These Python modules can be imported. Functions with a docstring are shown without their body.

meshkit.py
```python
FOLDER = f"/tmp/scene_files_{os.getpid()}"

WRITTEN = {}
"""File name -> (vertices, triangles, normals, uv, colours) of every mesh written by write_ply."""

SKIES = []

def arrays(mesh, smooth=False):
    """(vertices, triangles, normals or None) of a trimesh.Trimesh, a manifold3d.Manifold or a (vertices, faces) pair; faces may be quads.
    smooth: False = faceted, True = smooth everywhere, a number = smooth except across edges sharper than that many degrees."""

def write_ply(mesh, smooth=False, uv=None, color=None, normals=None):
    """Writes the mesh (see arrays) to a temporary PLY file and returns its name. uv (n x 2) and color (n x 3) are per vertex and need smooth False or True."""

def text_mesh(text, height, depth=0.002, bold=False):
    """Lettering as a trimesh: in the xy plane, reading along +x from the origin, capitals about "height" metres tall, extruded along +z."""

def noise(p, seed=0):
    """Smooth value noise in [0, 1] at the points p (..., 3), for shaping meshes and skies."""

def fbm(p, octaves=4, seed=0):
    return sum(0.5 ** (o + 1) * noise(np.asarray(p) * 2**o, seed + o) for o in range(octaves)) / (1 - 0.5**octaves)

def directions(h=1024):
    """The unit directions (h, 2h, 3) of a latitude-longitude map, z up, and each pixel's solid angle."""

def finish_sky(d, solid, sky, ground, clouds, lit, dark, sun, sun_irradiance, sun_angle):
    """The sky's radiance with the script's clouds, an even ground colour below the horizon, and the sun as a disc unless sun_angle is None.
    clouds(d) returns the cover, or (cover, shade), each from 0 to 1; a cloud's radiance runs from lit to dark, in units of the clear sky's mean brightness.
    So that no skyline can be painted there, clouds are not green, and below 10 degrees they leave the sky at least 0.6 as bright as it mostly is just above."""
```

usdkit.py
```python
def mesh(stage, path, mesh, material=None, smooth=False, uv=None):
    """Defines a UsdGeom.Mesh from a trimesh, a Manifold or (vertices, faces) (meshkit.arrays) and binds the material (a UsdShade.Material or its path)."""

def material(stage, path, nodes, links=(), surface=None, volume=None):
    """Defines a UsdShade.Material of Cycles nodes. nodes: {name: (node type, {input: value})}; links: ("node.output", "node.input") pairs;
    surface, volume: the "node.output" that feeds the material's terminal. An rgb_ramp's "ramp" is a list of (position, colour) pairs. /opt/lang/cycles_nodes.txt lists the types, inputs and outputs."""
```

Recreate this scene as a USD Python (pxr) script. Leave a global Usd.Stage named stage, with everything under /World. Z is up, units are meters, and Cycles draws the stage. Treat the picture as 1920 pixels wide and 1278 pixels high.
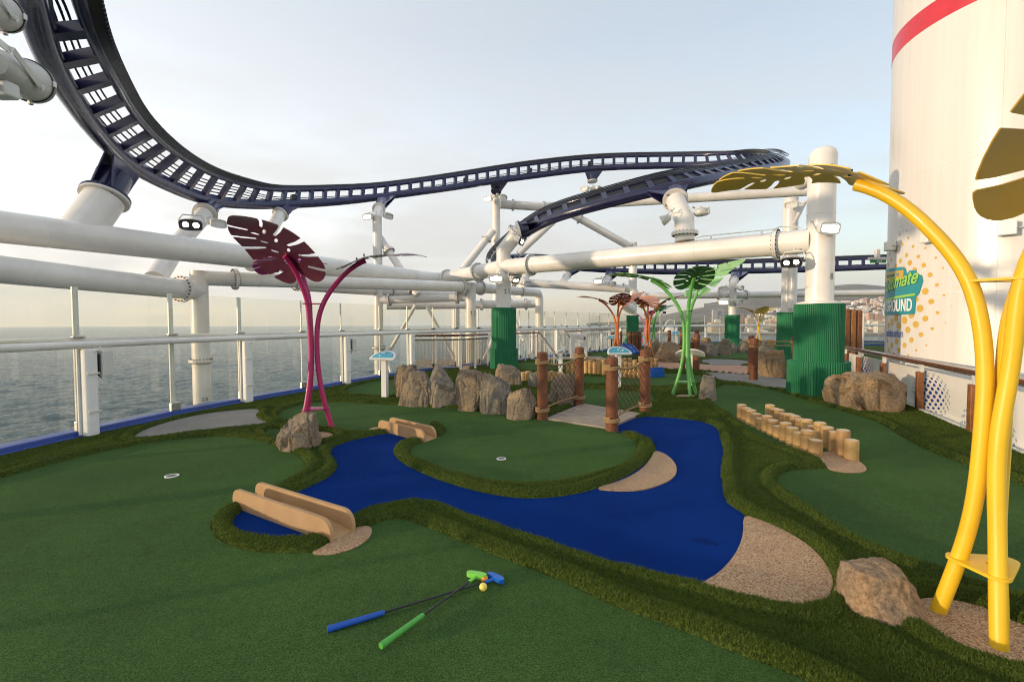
import math, numpy as np, trimesh, shapely, usdkit, meshkit
import manifold3d as m3
from shapely.geometry import Polygon, Point, LineString
from shapely.ops import unary_union
from scipy.interpolate import CubicSpline, RegularGridInterpolator
from pxr import Usd, UsdGeom, UsdLux, UsdShade, Gf, Sdf, Vt

stage = Usd.Stage.CreateInMemory()
UsdGeom.SetStageUpAxis(stage, 'Z'); UsdGeom.SetStageMetersPerUnit(stage, 1.0)
UsdGeom.Xform.Define(stage, '/World'); UsdGeom.Scope.Define(stage, '/World/Looks')

# ---------------------------------------------------------------- camera, sky, sun, exposure
PW, PH, FPX, CAMH = 1920.0, 1278.0, 890.0, 1.5
PITCH, ROLL = math.atan((639 - 605) / FPX), 0.003
EXPOSURE = 1.14
SUN_AZ, SUN_EL = math.atan2(-0.93, -0.37), math.radians(6.3)
SKY_STRENGTH, SUN_INT, SUN_COL = 0.15, 0.50, (1.0, 0.77, 0.52)
HAZE = 3.0e-5

cr, sr, cp, sp = math.cos(ROLL), math.sin(ROLL), math.cos(PITCH), math.sin(PITCH)
def ray(px, py):
    u, v = (px - PW / 2) / FPX, (PH / 2 - py) / FPX
    X, U = u * cr + v * sr, -u * sr + v * cr
    return np.array([X, cp + sp * U, -sp + cp * U])
def G(px, py, z=0.0):
    r = ray(px, py); t = (z - CAMH) / r[2]
    return np.array([r[0] * t, r[1] * t, z])
def D(px, py, y):
    r = ray(px, py); t = y / r[1]
    return np.array([r[0] * t, y, CAMH + r[2] * t])

cam = UsdGeom.Camera.Define(stage, '/World/camera')
cam.CreateHorizontalApertureAttr(36.0); cam.CreateVerticalApertureAttr(36.0 * PH / PW)
cam.CreateFocalLengthAttr(36.0 * FPX / PW); cam.CreateClippingRangeAttr((0.05, 60000.0))
cam.CreateExposureAttr(EXPOSURE)
right = np.array([cr, -sp * sr, -cp * sr]); up = np.array([sr, sp * cr, cp * cr]); fwd = np.array([0, cp, -sp])
M = Gf.Matrix4d(*right, 0, *up, 0, *(-fwd), 0, 0, 0, CAMH, 1)
UsdGeom.Xformable(cam).AddTransformOp().Set(M)

dome = UsdLux.DomeLight.Define(stage, '/World/sky')
dome.GetPrim().SetCustomDataByKey('kind', 'structure')
skym = usdkit.material(stage, '/World/Looks/sky_look', {
    'sky': ('sky_texture', {'sky_type': 'single_scattering', 'sun_disc': False, 'sun_elevation': SUN_EL, 'sun_rotation': SUN_AZ, 'air_density': 1.0, 'aerosol_density': 3.0, 'ozone_density': 1.6, 'altitude': 20.0}),
    'tc': ('texture_coordinate', {}),
    'mp': ('mapping', {'scale': (1.0, 1.0, 4.5)}),
    'n': ('noise_texture', {'scale': 2.1, 'detail': 7.0, 'roughness': 0.55, 'distortion': 0.3}),
    'rp': ('rgb_ramp', {'ramp': [(0.0, (0, 0, 0)), (0.37, (0, 0, 0)), (0.57, (1, 1, 1)), (1.0, (1, 1, 1))]}),
    'sx': ('separate_xyz', {}),
    'el': ('rgb_ramp', {'ramp': [(0.0, (1, 1, 1)), (0.16, (0.9, 0.9, 0.9)), (0.5, (0.12, 0.12, 0.12)), (1.0, (0, 0, 0))]}),
    'mul': ('mix', {'mix_type': 'multiply', 'fac': 1.0}),
    'm2': ('mix', {'mix_type': 'multiply', 'fac': 1.0, 'color2': (0.85, 0.85, 0.85)}),
    'veil': ('rgb_ramp', {'ramp': [(0.0, (0.95, 0.95, 0.95)), (0.1, (0.94, 0.94, 0.94)), (0.25, (0.84, 0.84, 0.84)), (0.5, (0.56, 0.56, 0.56)), (1.0, (0.4, 0.4, 0.4))]}),
    'hs': ('hsv', {'saturation': 0.92, 'value': 1.08}),
    'dt': ('vector_math', {'math_type': 'dot_product', 'vector2': (math.sin(SUN_AZ), math.cos(SUN_AZ), 0.0)}),
    'dr': ('map_range', {'from_min': -1.0, 'from_max': 1.0}),
    'glow': ('rgb_ramp', {'ramp': [(0.0, (0.30, 0.30, 0.30)), (0.12, (0.42, 0.42, 0.42)), (0.32, (0.62, 0.62, 0.62)), (0.55, (0.84, 0.84, 0.84)), (0.72, (1, 1, 1)), (1.0, (1, 1, 1))]}),
    'vm': ('mix', {'mix_type': 'multiply', 'fac': 1.0}),
    'veilmix': ('mix', {'mix_type': 'mix'}),
    'veilcol': ('rgb_ramp', {'ramp': [(0.0, (3.45, 3.02, 2.25)), (0.05, (3.7, 3.4, 2.8)), (0.14, (4.050, 3.983, 3.848)), (0.35, (4.185, 4.253, 4.320)), (1.0, (4.320, 4.388, 4.455))]}),
    'cl': ('mix', {'mix_type': 'mix', 'color2': (2.3, 2.26, 2.18)}),
    'bg': ('background_shader', {'strength': SKY_STRENGTH}),
}, [('tc.generated', 'mp.vector'), ('mp.vector', 'n.vector'), ('n.fac', 'rp.fac'), ('tc.generated', 'sx.vector'), ('sx.z', 'el.fac'), ('sx.z', 'veil.fac'),
    ('rp.color', 'mul.color1'), ('el.color', 'mul.color2'), ('mul.color', 'm2.color1'),
    ('veil.color', 'vm.color1'), ('tc.generated', 'dt.vector1'), ('dt.value', 'dr.value'), ('dr.result', 'glow.fac'), ('glow.color', 'vm.color2'), ('vm.color', 'veilmix.fac'), ('sx.z', 'veilcol.fac'), ('veilcol.color', 'veilmix.color2'), ('sky.color', 'hs.color'), ('hs.color', 'veilmix.color1'), ('veilmix.color', 'cl.color1'), ('m2.color', 'cl.fac'), ('cl.color', 'bg.color')], surface='bg.background')
UsdShade.MaterialBindingAPI.Apply(dome.GetPrim()).Bind(skym)

sun = UsdLux.DistantLight.Define(stage, '/World/sun')
sun.CreateIntensityAttr(SUN_INT); sun.CreateAngleAttr(1.0); sun.CreateNormalizeAttr(True); sun.CreateColorAttr(Gf.Vec3f(*SUN_COL))
tosun = np.array([math.sin(SUN_AZ) * math.cos(SUN_EL), math.cos(SUN_AZ) * math.cos(SUN_EL), math.sin(SUN_EL)])
zx = tosun; xx = np.cross([0, 0, 1], zx); xx /= np.linalg.norm(xx); yx = np.cross(zx, xx)
UsdGeom.Xformable(sun).AddTransformOp().Set(Gf.Matrix4d(*xx, 0, *yx, 0, *zx, 0, 0, 0, 50, 1))

# ---------------------------------------------------------------- materials
MATS = {}
def P(name, col, rough=0.45, metallic=0.0, var=0.08, vs=3.0, bump=0.0, bs=40.0, coat=0.0, spec=0.5, col2=None, detail=4.0):
    if name in MATS: return MATS[name]
    c = np.array(col, float); c2 = np.array(col2, float) if col2 is not None else c * (1 - 2 * var)
    nodes = {'g': ('geometry', {}), 'n': ('noise_texture', {'scale': vs, 'detail': detail, 'roughness': 0.6}),
             'r': ('rgb_ramp', {'ramp': [(0.3, tuple(c2)), (0.7, tuple(np.minimum(c * (1 + var * 0.5), 0.95)))]}),
             'p': ('principled_bsdf', {'roughness': rough, 'metallic': metallic, 'coat_weight': coat, 'specular_ior_level': spec}),
             'rr': ('map_range', {'from_min': 0.3, 'from_max': 0.7, 'to_min': max(rough - 0.08, 0.03), 'to_max': min(rough + 0.1, 1.0)})}
    links = [('g.position', 'n.vector'), ('n.fac', 'r.fac'), ('r.color', 'p.base_color'), ('n.fac', 'rr.value'), ('rr.result', 'p.roughness')]
    if bump:
        nodes['n2'] = ('noise_texture', {'scale': bs, 'detail': 3.0}); nodes['b'] = ('bump', {'strength': bump, 'distance': 0.6 / bs})
        links += [('g.position', 'n2.vector'), ('n2.fac', 'b.height'), ('b.normal', 'p.normal')]
    MATS[name] = usdkit.material(stage, '/World/Looks/' + name, nodes, links, surface='p.BSDF')
    return MATS[name]

def turf(name, a, b, c, s1, s2, bump, dist, rough=0.95, sheen=0.0, smudge=None, spec=0.15):
    """short fibre carpet: fine speckle from two noises, large soft wear patches, fibre relief"""
    nodes = {'g': ('geometry', {}), 'n1': ('noise_texture', {'scale': s1, 'detail': 2.0, 'roughness': 0.7}), 'n2': ('noise_texture', {'scale': s2, 'detail': 5.0, 'roughness': 0.6}),
             'n3': ('noise_texture', {'scale': s1 * 2.3, 'detail': 1.0}),
             'r': ('rgb_ramp', {'ramp': [(0.34, a), (0.5, b), (0.67, c)]}), 'n4': ('noise_texture', {'scale': 14.0, 'detail': 5.0, 'roughness': 0.7}), 'w4': ('rgb_ramp', {'ramp': [(0.3, (0.88, 0.88, 0.88)), (0.7, (1.1, 1.1, 1.1))]}), 'mx4': ('mix', {'mix_type': 'multiply', 'fac': 1.0}),
             'w': ('rgb_ramp', {'ramp': [(0.32, (0.80, 0.82, 0.8)), (0.68, (1.14, 1.12, 1.12))]}),
             'mx': ('mix', {'mix_type': 'multiply', 'fac': 1.0}),
             'b': ('bump', {'strength': bump, 'distance': dist}),
             'p': ('principled_bsdf', {'roughness': rough, 'specular_ior_level': spec, 'sheen_weight': sheen, 'sheen_roughness': 0.5})}
    end = [('mx4.result' if False else 'mx4.color', 'p.base_color')]
    if smudge is not None:      # a trodden dirt mark with a shape of its own
        nodes |= {'sm': ('mapping', {'location': tuple(-np.array(smudge) * [4.0, 7.0, 0]), 'scale': (4.0, 7.0, 0.0)}), 'sl': ('vector_math', {'math_type': 'length'}), 'sn': ('math', {'math_type': 'multiply_add', 'value2': 1.6}), 'sr': ('rgb_ramp', {'ramp': [(0.0, (0.12, 0.12, 0.12)), (0.42, (0.25, 0.25, 0.25)), (0.62, (1, 1, 1)), (1.0, (1, 1, 1))]}), 'smx': ('mix', {'mix_type': 'multiply', 'fac': 0.4}), 'so': ('math', {'math_type': 'subtract', 'value2': 0.62})}
        end = [('g.position', 'sm.vector'), ('sm.vector', 'sl.vector1'), ('n4.fac', 'sn.value1'), ('sl.value', 'sn.value3'), ('sn.value', 'so.value1'), ('so.value', 'sr.fac'), ('mx4.color', 'smx.color1'), ('sr.color', 'smx.color2'), ('smx.color', 'p.base_color')]
    MATS[name] = usdkit.material(stage, '/World/Looks/' + name, nodes, [('g.position', 'n1.vector'), ('g.position', 'n2.vector'), ('g.position', 'n3.vector'), ('n1.fac', 'r.fac'), ('n2.fac', 'w.fac'),
        ('r.color', 'mx.color1'), ('w.color', 'mx.color2'), ('g.position', 'n4.vector'), ('n4.fac', 'w4.fac'), ('mx.color', 'mx4.color1'), ('w4.color', 'mx4.color2'), ('n3.fac', 'b.height'), ('b.normal', 'p.normal')] + end, surface='p.BSDF')
    return MATS[name]

M_green = turf('green_carpet', (0.021, 0.049, 0.010), (0.058, 0.128, 0.029), (0.11, 0.21, 0.055), 170, 0.9, 0.9, 0.012)
M_blue = turf('blue_carpet', (0.0005, 0.011, 0.085), (0.0009, 0.026, 0.185), (0.004, 0.06, 0.32), 170, 1.0, 0.8, 0.008, smudge=(G(1325, 1016)[0], G(1325, 1016)[1], 0), spec=0.06)
M_rough = turf('rough_turf', (0.03, 0.045, 0.008), (0.066, 0.1, 0.016), (0.11, 0.15, 0.024), 60, 1.4, 1.0, 0.03)
M_path = turf('grey_path', (0.13, 0.125, 0.12), (0.24, 0.23, 0.215), (0.34, 0.33, 0.31), 120, 0.8, 0.4, 0.004, 0.85)
M_tan = P('tan_path', (0.46, 0.25, 0.15), 0.7, var=0.1, vs=2.0, bump=0.2, bs=120)
def gravel():
    nodes = {'g': ('geometry', {}), 'v': ('voronoi_texture', {'scale': 160.0}), 'v2': ('voronoi_texture', {'scale': 160.0, 'feature': 'distance_to_edge'}),
             'n': ('noise_texture', {'scale': 1.5, 'detail': 4.0}), 'sc': ('separate_color', {}),
             'r': ('rgb_ramp', {'ramp': [(0.0, (0.21, 0.10, 0.05)), (0.2, (0.40, 0.215, 0.105)), (0.4, (0.60, 0.375, 0.19)), (0.7, (0.66, 0.45, 0.25)), (1.0, (0.76, 0.58, 0.38))]}),
             'w': ('rgb_ramp', {'ramp': [(0.3, (0.8, 0.78, 0.78)), (0.7, (1.08, 1.06, 1.04))]}), 'mx': ('mix', {'mix_type': 'multiply', 'fac': 1.0}),
             'e': ('rgb_ramp', {'ramp': [(0.0, (0.45, 0.4, 0.38)), (0.14, (1, 1, 1)), (1.0, (1, 1, 1))]}), 'm3': ('mix', {'mix_type': 'multiply', 'fac': 1.0}),
             'b': ('bump', {'strength': 1.0, 'distance': 0.006}), 'p': ('principled_bsdf', {'roughness': 0.75})}
    return usdkit.material(stage, '/World/Looks/gravel', nodes, [('g.position', 'v.vector'), ('g.position', 'v2.vector'), ('g.position', 'n.vector'), ('v.color', 'sc.color'), ('sc.r', 'r.fac'), ('n.fac', 'w.fac'),
        ('r.color', 'mx.color1'), ('w.color', 'mx.color2'), ('v2.distance', 'e.fac'), ('mx.color', 'm3.color1'), ('e.color', 'm3.color2'), ('m3.color', 'p.base_color'), ('v2.distance', 'b.height'), ('b.normal', 'p.normal')], surface='p.BSDF')
M_gravel = gravel()
def blades(name, stops):
    nodes = {'g': ('geometry', {}), 'r': ('rgb_ramp', {'ramp': stops}), 'n': ('noise_texture', {'scale': 1.6, 'detail': 3.0}), 'w': ('rgb_ramp', {'ramp': [(0.3, (0.8, 0.85, 0.8)), (0.7, (1.15, 1.1, 1.1))]}),
             'mx': ('mix', {'mix_type': 'multiply', 'fac': 1.0}), 'p': ('principled_bsdf', {'roughness': 0.6, 'specular_ior_level': 0.25}), 't': ('translucent_bsdf', {}), 'm': ('mix_closure', {'fac': 0.3})}
    return usdkit.material(stage, '/World/Looks/' + name, nodes, [('g.random_per_island', 'r.fac'), ('g.position', 'n.vector'), ('n.fac', 'w.fac'), ('r.color', 'mx.color1'), ('w.color', 'mx.color2'),
        ('mx.color', 'p.base_color'), ('mx.color', 't.color'), ('p.BSDF', 'm.closure1'), ('t.BSDF', 'm.closure2')], surface='m.closure')
M_blade = blades('grass_blades', [(0.0, (0.08, 0.12, 0.015)), (0.4, (0.145, 0.195, 0.027)), (0.75, (0.21, 0.25, 0.04)), (1.0, (0.31, 0.30, 0.065))])
def rockmat(name, a, b, c, s=3.0):
    nodes = {'g': ('geometry', {}), 'tc': ('texture_coordinate', {}), 'n': ('noise_texture', {'scale': s, 'detail': 8.0, 'roughness': 0.65, 'distortion': 0.6}), 'n2': ('noise_texture', {'scale': 38.0, 'detail': 6.0, 'roughness': 0.7}),
             'n3': ('noise_texture', {'scale': 9.0, 'detail': 6.0, 'roughness': 0.6}),
             'r': ('rgb_ramp', {'ramp': [(0.25, a), (0.48, b), (0.72, c)]}), 'w': ('rgb_ramp', {'ramp': [(0.32, (0.5, 0.48, 0.46)), (0.55, (1, 1, 1)), (0.7, (1.25, 1.22, 1.18))]}), 'mx': ('mix', {'mix_type': 'multiply', 'fac': 1.0}),
             'ad': ('math', {'math_type': 'multiply_add', 'value2': 0.45}),
             'b': ('bump', {'strength': 1.0, 'distance': 0.05}), 'p': ('principled_bsdf', {'roughness': 0.9, 'specular_ior_level': 0.2})}
    return usdkit.material(stage, '/World/Looks/' + name, nodes, [('g.position', 'n.vector'), ('g.position', 'n2.vector'), ('g.position', 'n3.vector'), ('n.fac', 'r.fac'), ('n2.fac', 'w.fac'), ('r.color', 'mx.color1'), ('w.color', 'mx.color2'),
        ('mx.color', 'p.base_color'), ('n2.fac', 'ad.value1'), ('n3.fac', 'ad.value3'), ('ad.value', 'b.height'), ('b.normal', 'p.normal')], surface='p.BSDF')
M_rock = [rockmat('rock_tan', (0.15, 0.125, 0.10), (0.29, 0.235, 0.175), (0.42, 0.30, 0.18)), rockmat('rock_grey', (0.12, 0.115, 0.11), (0.25, 0.225, 0.19), (0.37, 0.30, 0.21), 4.0), rockmat('rock_ochre', (0.17, 0.13, 0.09), (0.33, 0.24, 0.155), (0.44, 0.28, 0.15), 2.4)]

M_white = P('white_steel_paint', (0.74, 0.71, 0.66), 0.28, var=0.07, vs=1.3, coat=0.15, bump=0.03, bs=6)
M_whiteflat = P('white_panel_paint', (0.78, 0.77, 0.74), 0.4, var=0.03)
M_navy = P('navy_track_paint', (0.012, 0.012, 0.052), 0.26, var=0.15, vs=2.0, coat=0.25)
M_rack = P('black_greased_steel', (0.012, 0.012, 0.014), 0.45, var=0.3, vs=12)
M_bolt = P('dark_bolt_steel', (0.05, 0.05, 0.055), 0.4, metallic=0.6)
M_steel = P('brushed_steel', (0.55, 0.53, 0.50), 0.35, metallic=1.0, var=0.1, vs=20)
M_sleeve = P('green_foam_sleeve', (0.016, 0.17, 0.072), 0.6, var=0.12, vs=1.5, bump=0.15, bs=60, spec=0.3)
M_kerbblue = P('blue_kerb_paint', (0.008, 0.045, 0.26), 0.35, var=0.15, vs=2)
M_ramp = None
M_postwood = P('brown_post_resin', (0.20, 0.068, 0.026), 0.65, var=0.25, vs=9.0, bump=0.8, bs=45, col2=(0.10, 0.034, 0.014))
M_rope = P('tan_rope', (0.40, 0.26, 0.13), 0.9, var=0.2, vs=60, bump=0.8, bs=220, spec=0.1)
M_net = P('brown_net_rope', (0.12, 0.075, 0.04), 0.9, var=0.25, vs=30, spec=0.1)
M_deckwood = P('grey_composite_plank', (0.33, 0.27, 0.21), 0.7, var=0.12, vs=5)
M_rail = P('varnished_handrail_wood', (0.13, 0.040, 0.018), 0.25, var=0.2, vs=6, coat=0.5)
M_railpost = P('brown_wood_wrap', (0.26, 0.095, 0.032), 0.45, var=0.25, vs=8)
M_lampbody = P('pale_lamp_housing', (0.62, 0.61, 0.57), 0.35, var=0.05)
M_lampdark = P('lamp_bezel_black', (0.02, 0.02, 0.02), 0.35)
M_red = P('red_stripe_paint', (0.55, 0.022, 0.035), 0.3, var=0.04)
M_dot = P('golden_dot_print', (0.62, 0.38, 0.06), 0.4, var=0.03)
M_teal = P('teal_logo_print', (0.025, 0.26, 0.30), 0.4, var=0.03)
M_lime = P('lime_logo_print', (0.33, 0.60, 0.08), 0.4, var=0.03)
M_print = P('white_logo_print', (0.85, 0.82, 0.78), 0.4, var=0.02)
M_blueprint = P('blue_logo_print', (0.10, 0.14, 0.42), 0.4, var=0.03)
M_balldot = P('blue_ball_print', (0.015, 0.06, 0.32), 0.35, var=0.05)
M_balldot2 = P('pale_blue_ball_print', (0.24, 0.32, 0.42), 0.35, var=0.05)
M_ink = P('black_stencil', (0.02, 0.02, 0.02), 0.5)
M_signblue = P('blue_sign_print', (0.05, 0.36, 0.46), 0.35, var=0.12, vs=18)
M_exit = P('green_exit_sign', (0.02, 0.22, 0.08), 0.4)

def wood(name, a, b):
    nodes = {'g': ('geometry', {}), 'w': ('wave_texture', {'wave_type': 'bands', 'bands_direction': 'z', 'scale': 42.0, 'distortion': 0.6, 'detail': 2.0, 'detail_scale': 2.0}), 'n': ('noise_texture', {'scale': 6.0, 'detail': 5.0}),
             'r': ('rgb_ramp', {'ramp': [(0.2, a), (0.8, b)]}), 'mx': ('mix', {'mix_type': 'mix', 'fac': 0.35, 'color2': a}), 'b': ('bump', {'strength': 0.35, 'distance': 0.003}), 'p': ('principled_bsdf', {'roughness': 0.55})}
    return usdkit.material(stage, '/World/Looks/' + name, nodes, [('g.position', 'w.vector'), ('g.position', 'n.vector'), ('n.fac', 'r.fac'), ('r.color', 'p.base_color'), ('w.fac', 'b.height'), ('b.normal', 'p.normal')], surface='p.BSDF')
M_ramp = wood('ribbed_tan_board', (0.36, 0.21, 0.095), (0.47, 0.29, 0.14))
M_bamboo = [P('bamboo_' + 'abc'[k], c, 0.5, var=0.12, vs=7.0, bump=0.15, bs=90) for k, c in enumerate([(0.50, 0.30, 0.12), (0.44, 0.26, 0.11), (0.54, 0.34, 0.13)])]
M_bamtop = P('bamboo_cap', (0.60, 0.46, 0.30), 0.45, var=0.1, vs=14)
M_bamring = P('bamboo_node', (0.27, 0.14, 0.05), 0.6)

M_glass = usdkit.material(stage, '/World/Looks/clear_screen_glass', {'t': ('transparent_bsdf', {'color': (0.955, 0.955, 0.915)}), 'gl': ('glossy_bsdf', {'color': (1, 1, 1), 'roughness': 0.01}), 'lw': ('layer_weight', {'blend': 0.5}), 'pw': ('math', {'math_type': 'power', 'value2': 4.0}),
    'ma': ('math', {'math_type': 'multiply_add', 'value2': 0.7, 'value3': 0.03}), 'm': ('mix_closure', {})}, [('lw.facing', 'pw.value1'), ('pw.value', 'ma.value1'), ('ma.value', 'm.fac'), ('t.BSDF', 'm.closure1'), ('gl.BSDF', 'm.closure2')], surface='m.closure')
M_lit = usdkit.material(stage, '/World/Looks/lit_lamp_glass', {'e': ('emission', {'color': (1.0, 0.96, 0.88), 'strength': 6.0})}, surface='e.emission')
M_lens = P('lamp_glass_unlit', (0.7, 0.7, 0.68), 0.08, var=0.05)
def sea():
    nodes = {'g': ('geometry', {}), 'm1': ('mapping', {'scale': (1.0, 0.6, 1.0), 'rotation': (0, 0, 0.5)}), 'n1': ('noise_texture', {'scale': 0.07, 'detail': 9.0, 'roughness': 0.66, 'distortion': 0.4}), 'n2': ('noise_texture', {'scale': 0.4, 'detail': 5.0, 'roughness': 0.65}),
             'n3': ('noise_texture', {'scale': 0.006, 'detail': 5.0}), 'ad': ('math', {'math_type': 'multiply_add', 'value2': 0.3}), 'b': ('bump', {'strength': 1.0, 'distance': 6.5}),
             'c': ('rgb_ramp', {'ramp': [(0.3, (0.022, 0.052, 0.066)), (0.7, (0.038, 0.076, 0.09))]}), 'p': ('principled_bsdf', {'roughness': 0.12, 'ior': 1.33})}
    return usdkit.material(stage, '/World/Looks/sea_water', nodes, [('g.position', 'm1.vector'), ('m1.vector', 'n1.vector'), ('m1.vector', 'n2.vector'), ('g.position', 'n3.vector'), ('n2.fac', 'ad.value1'), ('n1.fac', 'ad.value3'), ('ad.value', 'b.height'),
        ('b.normal', 'p.normal'), ('n3.fac', 'c.fac'), ('c.color', 'p.base_color')], surface='p.BSDF')
M_sea = sea()

# ---------------------------------------------------------------- scene helpers
USED = {}
def numbered(parent, name):
    k = USED.get((parent, name), -1) + 1; USED[(parent, name)] = k
    return f'{parent}/{name}' if k == 0 else f'{parent}/{name}_{k:03d}'
class T:
    def __init__(s, path, loc): s.path, s.loc = path, np.array(loc, float)
def setd(prim, **kw):
    for k, v in kw.items():
        if v: prim.SetCustomDataByKey(k, v)
def thing(name, label=None, cat=None, loc=(0, 0, 0), group=None, kind=None):
    path = numbered('/World', name); x = UsdGeom.Xform.Define(stage, path)
    x.AddTranslateOp().Set(Gf.Vec3d(*map(float, loc))); setd(x.GetPrim(), label=label, category=cat, group=group, kind=kind)
    return T(path, loc)
def cat_(geos):
    V, F, n = [], [], 0
    for v, f in geos:
        V.append(np.asarray(v, float)); F.append(np.asarray(f, int) + n); n += len(v)
    return np.vstack(V), np.vstack(F)
def geo_of(g):
    if isinstance(g, list): return cat_([geo_of(x) for x in g])
    if isinstance(g, trimesh.Trimesh): return np.array(g.vertices), np.array(g.faces)
    if hasattr(g, 'to_mesh'):
        m = g.to_mesh(); return np.array(m.vert_properties[:, :3], float), np.array(m.tri_verts, int)
    v, f = np.asarray(g[0], float), np.asarray(g[1], int)
    if f.shape[1] == 4: f = np.vstack([f[:, [0, 1, 2]], f[:, [0, 2, 3]]])
    return v, f
def part(name, g, mat, parent, smooth=35, label=None, kind=None):
    v, f = geo_of(g); path = numbered(parent.path, name)
    m = usdkit.mesh(stage, path, (v - parent.loc, f), mat, smooth)
    setd(m.GetPrim(), label=label, kind=kind)
    return T(path, parent.loc)
def solo(name, g, mat, label=None, cat=None, group=None, kind=None, smooth=35):
    v, f = geo_of(g); path = numbered('/World', name)
    m = usdkit.mesh(stage, path, (v, f), mat, smooth); setd(m.GetPrim(), label=label, category=cat, group=group, kind=kind)
    return T(path, (0, 0, 0))
def copy(src, name, mat4, label, group=None, cat=None):
    path = numbered('/World', name); x = UsdGeom.Xform.Define(stage, path); p = x.GetPrim()
    p.GetReferences().AddInternalReference(src.path); p.SetInstanceable(True)
    x.ClearXformOpOrder(); x.AddTransformOp().Set(Gf.Matrix4d(*[float(a) for a in np.asarray(mat4).T.ravel()])); setd(p, label=label, group=group, category=cat)
    return T(path, (0, 0, 0))
def mat4(loc, x, y, z, s=1.0):
    m = np.eye(4); m[:3, 0], m[:3, 1], m[:3, 2], m[:3, 3] = np.array(x) * s, np.array(y) * s, np.array(z) * s, loc
    return m
def frame(zdir, hint=(0, 0, 1)):
    z = np.array(zdir, float); z /= np.linalg.norm(z); h = np.array(hint, float)
    if abs(z @ h) > 0.95: h = np.array([1.0, 0, 0])
    x = np.cross(h, z); x /= np.linalg.norm(x); return x, np.cross(z, x), z

# ---------------------------------------------------------------- geometry helpers
def tube(path, r, n=14, cap=True, prof=None, ref=None):
    p = np.asarray(path, float); k = len(p); r = np.broadcast_to(np.asarray(r, float), (k,))
    t = np.gradient(p, axis=0); t /= np.linalg.norm(t, axis=1, keepdims=True)
    a = np.array([0, 0, 1.0]) if ref is None else np.asarray(ref, float)
    if abs(t[0] @ a) > 0.95: a = np.array([1.0, 0, 0])
    u = a - (a @ t[0]) * t[0]; u /= np.linalg.norm(u); V = []
    if prof is None:
        an = np.linspace(0, 2 * np.pi, n, endpoint=False); prof = np.stack([np.cos(an), np.sin(an)], 1)
    n = len(prof)
    for i in range(k):
        u = u - (u @ t[i]) * t[i]; u /= np.linalg.norm(u); w = np.cross(t[i], u)
        V.append(p[i] + r[i] * (prof[:, :1] * u + prof[:, 1:] * w))
    V = np.vstack(V); i = np.arange(k - 1)[:, None] * n; j = np.arange(n)[None]; j2 = (j + 1) % n
    F = np.stack([i + j, i + j2, i + n + j2, i + n + j], -1).reshape(-1, 4)
    F = np.vstack([F[:, [0, 1, 2]], F[:, [0, 2, 3]]])
    if cap:
        c0, c1 = len(V), len(V) + 1; V = np.vstack([V, p[:1], p[-1:]]); e = (k - 1) * n
        jj = np.arange(n); F = np.vstack([F, np.stack([np.full(n, c0), (jj + 1) % n, jj], 1), np.stack([np.full(n, c1), e + jj, e + (jj + 1) % n], 1)])
    return V, F
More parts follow.
